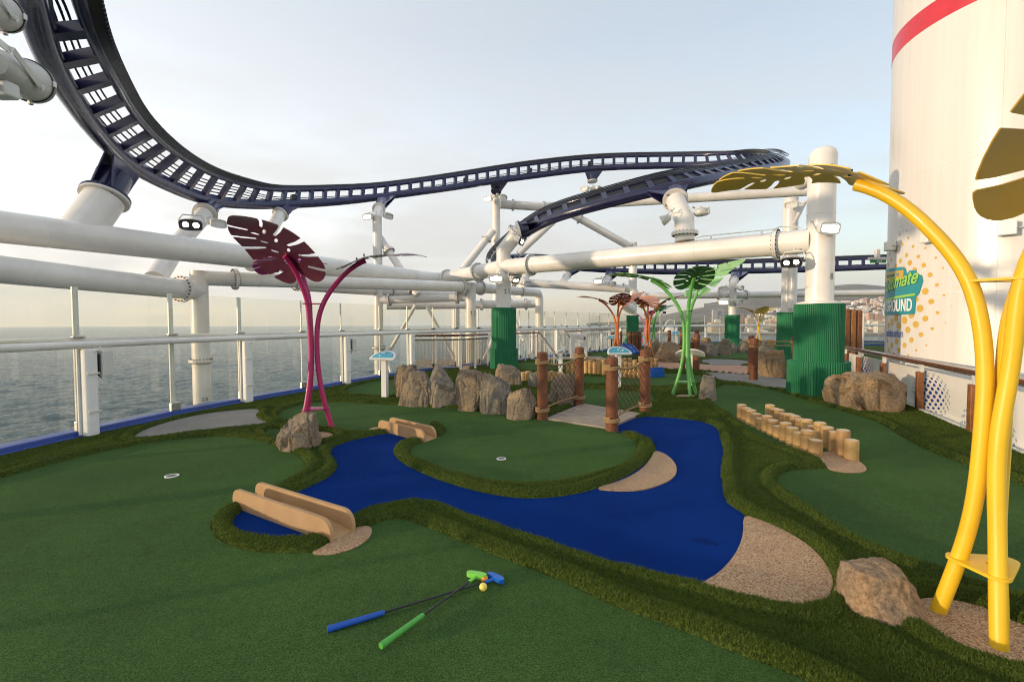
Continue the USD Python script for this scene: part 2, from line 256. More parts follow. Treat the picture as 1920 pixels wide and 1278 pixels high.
def box(c, s, rz=0.0, ax=None):
    v = np.array([[x, y, z] for x in (-.5, .5) for y in (-.5, .5) for z in (-.5, .5)]) * np.asarray(s)
    f = np.array([[0, 1, 3, 2], [4, 6, 7, 5], [0, 4, 5, 1], [2, 3, 7, 6], [0, 2, 6, 4], [1, 5, 7, 3]])
    if ax is not None: v = v @ np.array(ax)
    elif rz: cc, ss = math.cos(rz), math.sin(rz); v = v @ np.array([[cc, ss, 0], [-ss, cc, 0], [0, 0, 1]])
    return v + np.asarray(c), np.vstack([f[:, [0, 1, 2]], f[:, [0, 2, 3]]])
def rbox(c, s, r=0.01, rz=0.0, ax=None):
    s = np.asarray(s, float); r = min(r, s.min() * 0.45); h = s / 2 - r
    m = m3.Manifold.batch_hull([m3.Manifold.sphere(r, 12).translate([float(a) for a in (x * h[0], y * h[1], z * h[2])]) for x in (-1, 1) for y in (-1, 1) for z in (-1, 1)])
    v, f = geo_of(m)
    if ax is not None: v = v @ np.array(ax)
    elif rz: cc, ss = math.cos(rz), math.sin(rz); v = v @ np.array([[cc, ss, 0], [-ss, cc, 0], [0, 0, 1]])
    return v + np.asarray(c), f
def bar(p, q, w, h, upv=(0, 0, 1)):
    """rectangular bar from p to q: w across, h along upv"""
    p, q = np.asarray(p, float), np.asarray(q, float); d = q - p; L = np.linalg.norm(d); d /= L
    u = np.array(upv, float); u = u - (u @ d) * d; u /= np.linalg.norm(u); s = np.cross(u, d)
    return box((p + q) / 2, (L, w, h), ax=[d, s, u])
def lathe(prof, n, origin=(0, 0, 0), axis=(0, 0, 1)):
    prof = np.asarray(prof, float); x, y, z = frame(axis); an = np.linspace(0, 2 * np.pi, n, endpoint=False)
    ring = np.cos(an)[:, None] * x + np.sin(an)[:, None] * y
    V = np.vstack([np.asarray(origin) + r * ring + h * z for r, h in prof]); k = len(prof)
    i = np.arange(k - 1)[:, None] * n; j = np.arange(n)[None]; j2 = (j + 1) % n
    F = np.stack([i + j, i + j2, i + n + j2, i + n + j], -1).reshape(-1, 4)
    return V, np.vstack([F[:, [0, 1, 2]], F[:, [0, 2, 3]]])
def spline(pts, n):
    pts = np.asarray(pts, float); s = np.concatenate([[0], np.cumsum(np.linalg.norm(np.diff(pts, axis=0), axis=1))])
    return CubicSpline(s, pts)(np.linspace(0, s[-1], n))
def chaikin(p, k=3, closed=True):
    p = np.asarray(p, float)
    for _ in range(k):
        q = np.roll(p, -1, 0) if closed else p[1:]; a = p if closed else p[:-1]
        n = np.empty((2 * len(q), p.shape[1])); n[0::2] = 0.75 * a + 0.25 * q; n[1::2] = 0.25 * a + 0.75 * q
        p = n if closed else np.vstack([p[:1], n, p[-1:]])
    return p
def flat(poly, z):
    out = []
    for g in getattr(poly, 'geoms', [poly]):
        if g.geom_type != 'Polygon' or g.area < 1e-5: continue
        v, f = trimesh.creation.triangulate_polygon(g, engine='earcut'); out.append((np.c_[v, np.full(len(v), z)], f))
    v, f = cat_(out); n = np.cross(v[f[:, 1]] - v[f[:, 0]], v[f[:, 2]] - v[f[:, 0]]); bad = n[:, 2] < 0; f[bad] = f[bad][:, ::-1]
    return v, f
def pxpoly(pts, k=3, z=0.0):
    w = np.array([G(x, y, z)[:2] for x, y in pts]); w = chaikin(w, k) if k else w
    p = Polygon(w); return p if p.is_valid else p.buffer(0)
def extrude2(poly, h, refine=None):
    polys = []
    for g in getattr(poly, 'geoms', [poly]):
        polys.append(np.array(g.exterior.coords)[:-1]); polys += [np.array(i.coords)[:-1] for i in g.interiors]
    m = m3.Manifold.extrude(m3.CrossSection(polys, m3.FillRule.EvenOdd), h)
    return geo_of(m.refine_to_length(refine) if refine else m)
rng = np.random.default_rng(7)

# ================================================================ SETTING: sea, far land, decks
SEA = -48.0
def xgrid(x0, x1, y0, y1, z, n=2):
    return np.array([[x0, y0, z], [x1, y0, z], [x1, y1, z], [x0, y1, z]]), np.array([[0, 1, 2], [0, 2, 3]])
solo('sea', xgrid(-9500, 9500, -3000, 9500, SEA - 1.2), M_sea, kind='structure', smooth=False)
# swell and chop near the ship as real relief (finer where it is nearer)
wy = 150.0 * 1.0105 ** np.arange(0, 290); wu = np.arange(-1.25, 0.62, 0.0042)
WX, WY = np.meshgrid(wu, wy); WX = WX * WY; WZ = np.zeros_like(WX); rw = np.random.default_rng(3)
for k in range(70):
    lam = 3.5 * (26 / 3.5) ** rw.random(); th = rw.normal(2.5, 0.6); amp = 0.0062 * lam ** 0.92; cell = 0.0105 * WY
    WZ += amp * np.clip((lam / cell - 1.2) / 2, 0.0, 1) * np.sin(2 * np.pi / lam * (WX * math.cos(th) + WY * math.sin(th)) + rw.uniform(0, 6.28))
WZ += (meshkit.fbm(np.stack([WX / 7, WY / 9, WX * 0], -1), 3, 4) - 0.5) * 0.55 + (meshkit.fbm(np.stack([WX / 60, WY / 90, WX * 0], -1), 3, 8) - 0.5) * 0.7
WZ = SEA + WZ * np.clip((2900 - WY) / 1200, 0.0, 1); qi = (np.arange(len(wy) - 1)[:, None] * len(wu) + np.arange(len(wu) - 1)[None]).ravel()
solo('sea_waves', (np.stack([WX, WY, WZ], -1).reshape(-1, 3), np.stack([qi, qi + 1, qi + len(wu) + 1, qi + len(wu)], 1)), M_sea, kind='structure', smooth=True)

BAR = np.array([[-6.0, 0.5], [-5.95, 4.0], [-5.85, 5.4], [-5.72, 6.4], [-5.48, 7.8], [-5.05, 9.1], [-4.55, 10.4], [-4.1, 11.7], [-3.45, 13.2], [-2.7, 14.6], [-1.7, 16.0], [0.2, 18.6], [2.2, 21.4], [4.2, 24.2], [6.4, 27.3], [9.0, 30.2], [12.4, 33.2], [16.0, 35.4], [20.0, 36.4], [25, 36.0], [29, 34.0], [33, 30.0]])
RAIL = np.array([[5.83 + (y - 5.4) * 0.425, y] for y in (1.2, 3.6, 5.4, 7.3, 9.2, 12.5, 15.6)])
deck_poly = Polygon(np.vstack([BAR[1:], [[33, 15.6]], RAIL[::-1], [[4.0, 0.6], [-6.0, 0.6]]]))

# ---- carpets traced on the deck plane
S = {}
S['blue'] = pxpoly([(720, 812), (670, 823), (640, 831), (620, 840), (622, 855), (636, 872), (623, 890), (600, 903), (553, 925), (520, 925), (470, 945), (455, 958), (437, 970), (437, 985), (448, 997), (477, 1009), (517, 1015), (553, 1015), (590, 1010), (640, 985),
    (660, 971), (693, 956), (733, 946), (780, 943), (813, 947), (843, 955), (893, 975), (960, 1000), (1027, 1020), (1093, 1042), (1160, 1063), (1200, 1074), (1253, 1088), (1307, 1101), (1350, 1090), (1385, 1052), (1400, 1008), (1400, 966), (1373, 950), (1357, 933), (1354, 907),
    (1351, 877), (1357, 847), (1350, 820), (1346, 803), (1330, 794), (1300, 787), (1203, 778), (1140, 800), (1152, 812), (1187, 813), (1220, 826), (1231, 838), (1229, 850), (1195, 884), (1113, 918), (1060, 930), (993, 935), (960, 932), (910, 925), (843, 907), (793, 888), (758, 870), (739, 855), (737, 843), (748, 831), (775, 824), (800, 822), (770, 812)], 2)
S['blue'] = S['blue'].union(pxpoly([(1027, 781), (1085, 758), (1098, 764), (1025, 790)], 0))
g1 = pxpoly([(-300, 985), (-120, 925), (0, 898), (67, 878), (167, 852), (267, 833), (333, 823), (417, 817), (467, 821), (517, 836), (565, 856), (578, 870), (567, 883), (533, 907), (500, 925), (440, 946), (407, 962), (393, 983), (398, 1002), (427, 1023), (467, 1034), (520, 1038), (570, 1037), (600, 1036), (650, 1020), (690, 990), (707, 980), (740, 973), (767, 976),
    (810, 992), (860, 1013), (927, 1040), (993, 1067), (1060, 1092), (1120, 1123), (1173, 1146), (1280, 1182), (1380, 1225), (1480, 1262), (1620, 1330), (1700, 1420), (200, 1420), (-600, 1300)], 2)
g2 = pxpoly([(797, 828), (777, 836), (766, 846), (773, 858), (800, 870), (843, 887), (893, 900), (960, 910), (1027, 910), (1093, 898), (1143, 883), (1177, 865), (1194, 845), (1194, 830), (1177, 819), (1150, 809), (1133, 803), (1070, 793), (1015, 786), (957, 776), (905, 768), (853, 767), (800, 763), (753, 760), (693, 757), (610, 753), (583, 755), (545, 763), (522, 775), (524, 787), (560, 797), (623, 805), (653, 811), (690, 812), (712, 806), (740, 803)], 2)
roll = pxpoly([(803, 795), (824, 796), (838, 805), (832, 816), (815, 821), (812, 812)], 2)
g2 = g2.difference(roll)
g3 = pxpoly([(1348, 721), (1390, 722), (1448, 730), (1503, 748), (1553, 763), (1613, 780), (1653, 795), (1687, 817), (1720, 837), (1760, 853), (1827, 879), (1880, 895), (1920, 912), (2150, 1010), (2300, 1240), (2050, 1175), (1920, 1124), (1850, 1102), (1780, 1079), (1720, 1060), (1653, 1033), (1587, 1002), (1537, 968), (1487, 933), (1464, 917), (1455, 902), (1463, 888), (1490, 880), (1530, 880), (1560, 878), (1530, 860), (1460, 838), (1420, 821), (1386, 795), (1370, 777), (1342, 763), (1332, 752), (1338, 735)], 2)
g4 = pxpoly([(643, 733), (677, 719), (725, 712), (765, 712), (780, 728), (745, 745), (690, 744), (655, 741)], 2)
g5 = pxpoly([(1086, 728), (1135, 731), (1190, 733), (1225, 740), (1228, 752), (1205, 768), (1140, 774), (1075, 768), (1060, 745)], 2)
g6 = pxpoly([(1000, 706), (1090, 704), (1160, 708), (1240, 699), (1298, 702), (1325, 707), (1318, 718), (1290, 724), (1230, 727), (1150, 723), (1040, 718)], 2)
g7 = pxpoly([(968, 681), (1010, 677), (1090, 676), (1140, 679), (1095, 690), (1030, 697), (975, 696)], 2)
g8 = pxpoly([(1098, 668), (1135, 656), (1170, 652), (1232, 655), (1250, 664), (1200, 670), (1140, 672)], 2)
g9 = pxpoly([(1320, 668), (1370, 660), (1440, 658), (1500, 664), (1490, 674), (1405, 674), (1350, 671)], 2)
g10 = pxpoly([(492, 808), (522, 801), (527, 815), (520, 830)], 2)
S['green'] = unary_union([g1, g2, g3, g4, g5, g6, g7, g8, g9, g10])
S['gravel'] = unary_union([
    pxpoly([(1307, 1101), (1320, 1092), (1350, 1075), (1380, 1040), (1394, 1005), (1393, 966), (1420, 974), (1453, 987), (1503, 1013), (1540, 1045), (1560, 1080), (1563, 1100), (1550, 1127), (1513, 1139), (1463, 1137), (1380, 1120), (1330, 1107)], 2),
    pxpoly([(1110, 917), (1167, 902), (1205, 880), (1222, 858), (1227, 845), (1245, 850), (1262, 863), (1271, 881), (1262, 899), (1230, 913), (1197, 921), (1153, 921)], 2),
    pxpoly([(583, 1037), (600, 1030), (640, 1005), (665, 990), (696, 986), (698, 1005), (672, 1027), (627, 1041), (595, 1042)], 2),
    pxpoly([(1702, 1149), (1713, 1127), (1753, 1121), (1797, 1128), (1847, 1141), (1897, 1164), (1960, 1195), (2000, 1250), (1920, 1260), (1863, 1242), (1780, 1212), (1730, 1179)], 2),
    pxpoly([(1532, 846), (1590, 850), (1615, 868), (1628, 881), (1615, 888), (1580, 887), (1553, 881), (1540, 866)], 2),
    pxpoly([(575, 818), (588, 811), (610, 810), (627, 815), (622, 823), (600, 829), (580, 827)], 2),
    pxpoly([(1261, 744), (1272, 740), (1298, 740), (1309, 744), (1298, 748), (1272, 748)], 2),
    pxpoly([(688, 806), (706, 800), (716, 806), (700, 812)], 2)])
S['path'] = unary_union([
    pxpoly([(243, 822), (283, 800), (367, 778), (433, 770), (482, 766), (487, 772), (478, 780), (488, 788), (512, 794), (483, 801), (400, 808), (317, 818), (267, 825)], 2),
    pxpoly([(1314, 672), (1405, 675), (1402, 686), (1320, 684)], 1), pxpoly([(1296, 696), (1410, 702), (1490, 712), (1486, 733), (1440, 728), (1390, 718), (1350, 716), (1343, 709), (1322, 700)], 2)])
S['tan'] = pxpoly([(1208, 678), (1240, 678), (1320, 683), (1430, 687), (1485, 690), (1485, 711), (1410, 702), (1300, 695), (1236, 693), (1226, 686)], 0)
S['bridge'] = pxpoly([(1022, 786), (1138, 804), (1200, 778), (1090, 760)], 0)
S['ramps'] = unary_union([pxpoly([(452, 958), (622, 1018), (664, 998), (490, 936)], 0), pxpoly([(713, 808), (797, 829), (817, 822), (735, 801)], 0)])
S['blue'] = S['blue'].union(S['ramps'])
covered = unary_union(list(S.values()))
green_only = S['green'].difference(unary_union([S['blue'], S['gravel'], S['path'], S['tan']]))
solo('green_putting_carpet', flat(S['green'].difference(S['blue'].difference(S['ramps'])), 0.004), M_green, kind='structure', smooth=False)
solo('blue_carpet', flat(S['blue'], 0.0), M_blue, kind='structure', smooth=False)
def raised(poly, h0, h1):
    v, f = extrude2(poly, h1 - h0); return v + [0, 0, h0], f
solo('pebble_patch', [raised(g, -0.01, 0.010) for g in S['gravel'].geoms], M_gravel, kind='structure', smooth=20)
solo('grey_path', flat(S['path'], 0.008), M_path, kind='structure', smooth=False)
solo('tan_path', flat(S['tan'], 0.008), M_tan, kind='structure', smooth=False)

# ---- the long-pile turf: one relief sheet, rolled up along its edges
rough_poly = deck_poly.difference(covered.buffer(0.004)).buffer(0)
us = np.arange(-1.36, 1.62, 0.0065); ys = 1.45 * 1.0085 ** np.arange(0, 385)
UU, YY = np.meshgrid(us, ys); XX = UU * YY
pts = shapely.points(XX.ravel(), YY.ravel())
shapely.prepare(rough_poly)
ins = shapely.contains(rough_poly, pts)
edges = covered.boundary
segs = []
for l in getattr(edges, 'geoms', [edges]):
    c = np.array(l.coords); segs += [LineString([c[i], c[i + 1]]) for i in range(len(c) - 1)]
tree = shapely.STRtree(segs)
_, dist = tree.query_nearest(pts, all_matches=False, return_distance=True)
SD = np.where(ins, dist, -dist).reshape(XX.shape)
N1 = meshkit.fbm(np.stack([XX * 5, YY * 5, XX * 0], -1), 3, 3) - 0.5
N2 = meshkit.fbm(np.stack([XX * 1.1, YY * 1.1, XX * 0], -1), 2, 9) - 0.5
def turf_height(sd, n1, n2):
    w = sd + 0.03 * n1
    prof = np.interp(w, [-0.05, 0.0, 0.012, 0.03, 0.065, 0.10, 0.14, 0.18, 0.24, 0.5], [-0.06, -0.006, 0.024, 0.046, 0.060, 0.055, 0.024, 0.012, 0.030, 0.028])
    return prof * (1 + 0.35 * n1) + np.where(sd > 0.15, 0.02 * n2, 0)
HH = turf_height(SD, N1, N2)
V = np.stack([XX, YY, HH], -1).reshape(-1, 3); nr, nc = XX.shape
qi = (np.arange(nr - 1)[:, None] * nc + np.arange(nc - 1)[None]).ravel(); quad = np.stack([qi, qi + 1, qi + nc + 1, qi + nc], 1)
indeck = shapely.contains(deck_poly.buffer(0.02), pts); sdf = SD.ravel()
keep = (sdf[quad].max(1) > -0.03) & indeck[quad].all(1); quad = quad[keep]
uq, inv = np.unique(quad, return_inverse=True)
solo('rough_turf', (V[uq], inv.reshape(-1, 4)), M_rough, kind='structure', smooth=True)
solo('deck_floor', flat(deck_poly, -0.03), M_whiteflat, kind='structure', smooth=False)

# ---- blades standing on it
fSD = RegularGridInterpolator((np.log(ys), us), SD, bounds_error=False, fill_value=-1); fHH = RegularGridInterpolator((np.log(ys), us), HH, bounds_error=False, fill_value=-1)
NB = 1000000
bu = rng.uniform(-1.12, 1.14, NB); by = 1.7 * (15.0 / 1.7) ** (rng.uniform(0, 1, NB))
q = np.stack([np.log(by), bu], 1); sd = fSD(q); hh = fHH(q); bx = bu * by
ok = (sd > 0.004) & (hh > -0.01)
bx, by, hh, sd = bx[ok], by[ok], hh[ok], sd[ok]; n = len(bx)
hgt = rng.uniform(0.010, 0.024, n) * np.where(sd < 0.05, 1.1, 1.0); wid = 0.0016 + 0.00085 * by * rng.uniform(0.7, 1.2, n)
hgt = np.maximum(hgt, 0.0032 * by)
ang = rng.uniform(0, 2 * np.pi, n); lean = rng.uniform(0.15, 1.0, n) * hgt; la = rng.uniform(0, 2 * np.pi, n)
b = np.stack([bx, by, hh - 0.006], 1); wv = np.stack([np.cos(ang), np.sin(ang), 0 * ang], 1) * wid[:, None]
tip = b + np.stack([np.cos(la) * lean, np.sin(la) * lean, hgt], 1)
BV = np.stack([b - wv, b + wv, tip], 1).reshape(-1, 3); BF = np.arange(3 * n).reshape(-1, 3)
solo('turf_blades', (BV, BF), M_blade, label='long olive artificial grass blades on the rolled turf borders', cat='grass', kind='stuff', smooth=False)

# ---- cups
def cup(px, py, r, label):
    p = G(px, py, 0.004); t = thing('golf_cup', label, 'golf hole', p, group='golf holes')
    part('rim', lathe([(r, 0.0), (r, 0.006), (r - 0.012, 0.007), (r - 0.012, -0.004)], 40, p), M_print, t)
    part('cup_wall', lathe([(r - 0.012, 0.003), (r - 0.016, 0.0032), (r * 0.25, 0.0028), (0.0001, 0.0026)], 40, p), P('cup_inside', (0.10, 0.10, 0.10), 0.4, metallic=0.5), t)
cup(322, 892, 0.062, 'steel rimmed golf hole in the big left putting carpet'); cup(940, 860, 0.053, 'steel rimmed golf hole in the middle of the island green')

# ================================================================ putters and balls
def putter(butt, head, colr, colg, label, head_dir):
    """butt and head on the carpet"""
    b, h = np.array(butt), np.array(head); t = thing('putter', label, 'putter', (b + h) / 2); d = (h - b) / np.linalg.norm(h - b); L = np.linalg.norm(h - b)
    g = P(colg[0], colg[1], 0.5, var=0.06, vs=25, bump=0.15, bs=200); hd = P(colr[0], colr[1], 0.35, var=0.03)
    part('grip', tube([b, b + d * 0.02, b + d * 0.035, b + d * 0.27, b + d * 0.275], [0.015, 0.0165, 0.0155, 0.0125, 0.009], 18), g, t)
    part('shaft', tube([b + d * 0.27, h - d * 0.03], 0.0055, 12), P('graphite_shaft', (0.03, 0.03, 0.033), 0.25, metallic=0.4), t)
    s = np.cross(d, [0, 0, 1]); s = s / np.linalg.norm(s); a = math.radians(head_dir); hv = d * math.cos(a) + s * math.sin(a)
    c = h + d * 0.018 + [0, 0, 0.006]; hv = np.array([hv[0], hv[1], 0]); ax = np.cross([0, 0, 1], hv)
    pl = chaikin([(-0.062, -0.013), (-0.058, 0.016), (-0.02, 0.022), (0.03, 0.022), (0.062, 0.012), (0.06, -0.013), (0.02, -0.016), (-0.02, -0.016)], 2)
    v, f = extrude2(Polygon(pl), 0.026); v = v - [0, 0, 0.013]; v = c + v[:, :1] * hv + v[:, 1:2] * ax + v[:, 2:] * np.array([0, 0, 1])
    part('head', v * 1.0, hd, t) if False else part('head', (v, f), hd, t, smooth=40)
    part('neck', tube([h - d * 0.05, h - d * 0.02, h + d * 0.018 + [0, 0, 0.004]], [0.0085, 0.0095, 0.012], 14), hd, t)
putter(G(614, 1179, 0.02), G(924, 1086, 0.022), ('blue_putter_head', (0.008, 0.12, 0.52)), ('blue_grip_rubber', (0.006, 0.075, 0.40)), 'putter with blue grip and blue head lying on the green carpet', 70)
putter(G(714, 1210, 0.034), G(890, 1082, 0.034), ('lime_putter_head', (0.20, 0.60, 0.07)), ('green_grip_rubber', (0.07, 0.33, 0.05)), 'putter with green grip and lime head, crossed over the blue one', 75)
def ball(px, py, c, label):
    p = G(px, py + 7, 0.004); m = trimesh.creation.icosphere(3, 0.0225); m.apply_translation(p + [0, 0, 0.0222])
    solo('golf_ball', m, P(c[0], c[1], 0.35, var=0.03), label, 'golf ball', smooth=True)
ball(908, 1084, ('orange_ball', (0.78, 0.28, 0.03)), 'orange golf ball touching the lime putter head'); ball(906, 1100, ('yellow_ball', (0.80, 0.66, 0.13)), 'pale yellow golf ball beside the blue putter shaft')

# ================================================================ wooden ball ramps
def ramp(fl, fr, rl, rr, hgt, label):
    """front board from fl to fr, rear board rl to rr (ground points); a shallow trough between"""
    t = thing('ball_ramp', label, 'ramp', (fl + rr) / 2, group='tan ball ramps over the blue carpet')
    for a, b_ in ((fl, fr), (rl, rr)):
        d = b_ - a; L = np.linalg.norm(d[:2]); d = d / L; s = np.array([-d[1], d[0], 0]); r = 0.075
        pl = [(0, -0.01), (L, -0.01), (L, hgt - 0.105)] + [(L - 0.105 + 0.105 * math.sin(x), hgt - 0.105 + 0.105 * math.cos(x)) for x in np.linspace(math.pi / 2, 0, 9)] + [(r - r * math.sin(x), hgt - r + r * math.cos(x)) for x in np.linspace(0, math.pi / 2, 9)] 
        v, f = extrude2(Polygon(pl), 0.028); v = a + v[:, :1] * d + v[:, 1:2] * np.array([0, 0, 1.0]) + (v[:, 2:] - 0.014) * s
        part('side_board', (v, f), M_ramp, t, smooth=25)
    n = 14; w0 = rl - fl; w1 = rr - fr; rows = []
    for k in range(n + 1):
        s = k / n; z = 0.008 + 0.055 * math.sin(math.pi * s) ** 0.8
        c = fl + (fr - fl) * s; w = w0 + (w1 - w0) * s
        c = c + (fr - fl) * 0.0; rows.append([c + w * 0.06 + [0, 0, z], c + w * 0.94 + [0, 0, z], c + w * 0.94 + [0, 0, -0.01], c + w * 0.06 + [0, 0, -0.01]])
    V_ = np.array(rows).reshape(-1, 3); F_ = []
    for k in range(n):
        for j in range(4): F_.append([4 * k + j, 4 * k + 4 + j, 4 * k + 4 + (j + 1) % 4, 4 * k + (j + 1) % 4])
    F_ += [[0, 1, 2, 3], [4 * n + 3, 4 * n + 2, 4 * n + 1, 4 * n]]
    part('trough_floor', (V_, np.array(F_)), M_ramp, t, smooth=25)
r1l, r1r = G(440, 949), G(623, 1017); off = G(664, 997) - r1r
ramp(r1l, r1r, r1l + off, r1r + off, 0.155, 'larger tan ball ramp across the blue carpet nearest the putters')
r2l, r2r = G(711, 806), G(797, 829); off2 = G(817, 822) - r2r
ramp(r2l, r2r, r2l + off2, r2r + off2, 0.15, 'smaller tan ball ramp leading onto the island green')

# ================================================================ rocks
def rock_mesh(c, size, seed, sub=4, boxy=0.5, cuts=11, tilt=0.0, rot=0.0, top=None):
    r = np.random.default_rng(seed); m = trimesh.creation.icosphere(sub); v = np.array(m.vertices)
    v = np.sign(v) * np.abs(v) ** boxy; v /= np.abs(v).max()
    for k in range(cuts):
        nrm = r.normal(size=3) * [1, 1, 0.75]; nrm /= np.linalg.norm(nrm); dd = r.uniform(0.62, 0.95)
        e = v @ nrm - dd; v = v - np.maximum(e, 0)[:, None] * nrm * 0.93
    v /= np.abs(v).max(0)
    nv = meshkit.fbm(v * 1.7 + seed * 3.1, 4, seed) - 0.5; n2 = meshkit.fbm(v * 5.5 + seed, 4, seed + 5) - 0.5
    rid = np.abs(meshkit.noise(v * [2.4, 2.4, 1.1] + seed * 1.7, seed + 9) - 0.5) * 2
    rg = 1 - np.abs(2 * meshkit.fbm(v * [3.3, 3.3, 2.0] + seed * 2.2, 4, seed + 21) - 1)
    v = v * (1 + 0.20 * nv + 0.12 * n2 + 0.20 * (rg - 0.75) - 0.12 * (rid < 0.12) * (1 - rid / 0.12))[:, None]
    v /= np.abs(v).max(0)
    v[:, 0] += tilt * v[:, 2]; v[:, :2] *= 1 - (0.14 if top is None else top) * np.clip(v[:, 2:3], -1, 1)
    v = v * np.asarray(size) / 2
    cc, ss = math.cos(rot), math.sin(rot); v = v @ np.array([[cc, ss, 0], [-ss, cc, 0], [0, 0, 1]])
    return v + c, np.array(m.faces)
def rock(x0, x1, yt, yb, label, seed, mat=0, sub=4, depth=None, thick=0.8, bury=0.55, wf=1.12, **k):
    """a rock whose picture box is known: base line yb on the deck, part of it sunk into the turf"""
    p = G((x0 + x1) / 2, yb); d = p[1] if depth is None else depth
    w = (x1 - x0) / FPX * d * wf; th = w * thick; h = D(960, yt, d + th * 0.16)[2] + 0.01
    c = D((x0 + x1) / 2, 600, d); c[1] = d + th * 0.40; c[0] *= c[1] / d
    H = h * (1 + bury); c[2] = h - H / 2; solo('rock', rock_mesh(c, (w, th, H), seed, sub, **k), M_rock[mat], label, 'rock', smooth=50)
def hewn_rock(c, pts, seed, mat, label, scale=1.0):
    """a rock broken to given corners: hull, then chipped and roughened"""
    m_ = m3.Manifold.hull_points(np.asarray(pts, float) * scale).refine_to_length(0.012 * scale); v, f = geo_of(m_)
    tmh = trimesh.Trimesh(v, f, process=False); trimesh.smoothing.filter_taubin(tmh, 0.5, 0.53, 6); v = np.array(tmh.vertices)
    q_ = v / scale; n0 = np.array(tmh.vertex_normals)
    rg = 1 - np.abs(2 * meshkit.fbm(q_ * [9, 9, 6] + seed, 4, seed) - 1); n1 = meshkit.fbm(q_ * 6 + seed, 4, seed + 3) - 0.5; n2 = meshkit.fbm(q_ * 30 + seed, 3, seed + 5) - 0.5
    v = v + n0 * scale * (0.05 * n1 + 0.035 * (rg - 0.75) + 0.012 * n2)[:, None]
    solo('rock', (v + c, f), M_rock[mat], label, 'rock', smooth=40)
hewn_rock(G(1640, 1168) + [0.10, 0.085, 0], [(-.03, -.20, -.04), (.10, -.20, -.04), (.17, -.12, -.04), (-.20, -.02, -.04), (-.15, -.11, -.04), (.20, .02, -.04), (-.15, .19, -.04), (.18, .19, -.04), (-.215, .0, .06), (.225, .04, .13), (.20, -.02, .08), (.07, -.17, .05), (-.15, -.03, .245), (.0, -.075, .225), (.115, -.03, .235), (-.16, .13, .25), (.14, .15, .25), (.19, .1, .19)], 4, 2, 'pale wedge shaped rock between the pebble patch and the yellow plant', 0.88)
rock(520, 602, 777, 846, 'craggy sunlit rock in front of the magenta plant', 41, 0, 5, boxy=0.45, rot=0.4, top=0.24)
rock(1562, 1708, 702, 774, 'largest brown boulder beside the wood topped railing', 12, 2, 5, thick=0.8, boxy=0.4)
rock(1312, 1347, 704, 752, 'small upright rock right of the green plant', 47, 1, 4, boxy=0.45)
rock(739, 779, 683, 748, 'tall thin leaning rock nearest the blue tilted sign', 5, 0, 5, boxy=0.45, tilt=0.12, wf=1.25)
rock(752, 807, 697, 763, 'pointed rock second in the row left of the rope bridge', 61, 0, 5, boxy=0.45, tilt=0.08, wf=1.25)
rock(807, 864, 707, 764, 'low square dark rock third in the row by the rope bridge', 16, 1, 5, boxy=0.36, wf=1.25)
rock(854, 910, 693, 772, 'broad smooth faced rock in the middle of the rock row', 8, 0, 5, boxy=0.4, tilt=0.05, wf=1.25)
rock(900, 955, 697, 778, 'tall rock with sunlit ridge, second from the rope bridge', 29, 1, 5, boxy=0.4, wf=1.25)
rock(955, 1008, 708, 788, 'round topped rock right against the rope bridge post', 55, 0, 5, boxy=0.36, thick=0.75, wf=1.25)
rock(802, 843, 682, 722, 'grey rock standing behind the square dark rock', 72, 1, 4, boxy=0.4, wf=1.25)
rock(862, 886, 685, 722, 'small rock peeking over behind the broad rock', 73, 0, 4, wf=1.25)
rock(929, 974, 682, 724, 'rounded rock at the foot of the striped green column', 74, 0, 4, boxy=0.4, wf=1.25)
rock(768, 806, 695, 742, 'dark rock squeezed behind the pointed rock', 75, 1, 4, wf=1.25)
rock(1030, 1084, 702, 762, 'wide rock seen through the left rope net', 76, 0, 4, boxy=0.4, wf=1.25)
rock(989, 1012, 694, 728, 'small rock behind the short bamboo by the left net', 77, 1, 4, wf=1.25)
rock(1425, 1478, 656, 707, 'tan boulder beside the pair of brown posts', 78, 2, 4, boxy=0.4)
rock(1421, 1440, 660, 692, 'small rock tucked behind the tan boulder', 79, 2, 4)
rock(1228, 1278, 641, 679, 'tan rock behind the tan path, right of the orange plant', 80, 2, 4, boxy=0.42)
rock(1220, 1250, 632, 668, 'rock half hidden behind the tan path rock', 81, 0, 4)
rock(1310, 1346, 645, 668, 'flat topped rock at the left of the far rock row', 82, 1, 4)
rock(1313, 1340, 634, 656, 'reddish rock behind the far flat topped rock', 83, 2, 4)
rock(1340, 1371, 635, 666, 'biggest rock of the far row by the far green column', 84, 0, 4, boxy=0.42)
rock(1365, 1382, 643, 662, 'smallest rock below the far green column', 85, 1, 4)
rock(1379, 1408, 640, 662, 'grey rock between far green column and brown posts', 86, 1, 4)
rock(1420, 1450, 643, 662, 'dark rock behind the brown posts under the ropes', 87, 1, 4)

# ================================================================ glass wind screen round the deck edge
def along(poly, s0, s1, step):
    seg = np.linalg.norm(np.diff(poly, axis=0), axis=1); cum = np.concatenate([[0], np.cumsum(seg)])
    s = np.arange(s0, min(s1, cum[-1]), step); return np.stack([np.interp(s, cum, poly[:, k]) for k in range(2)], 1)
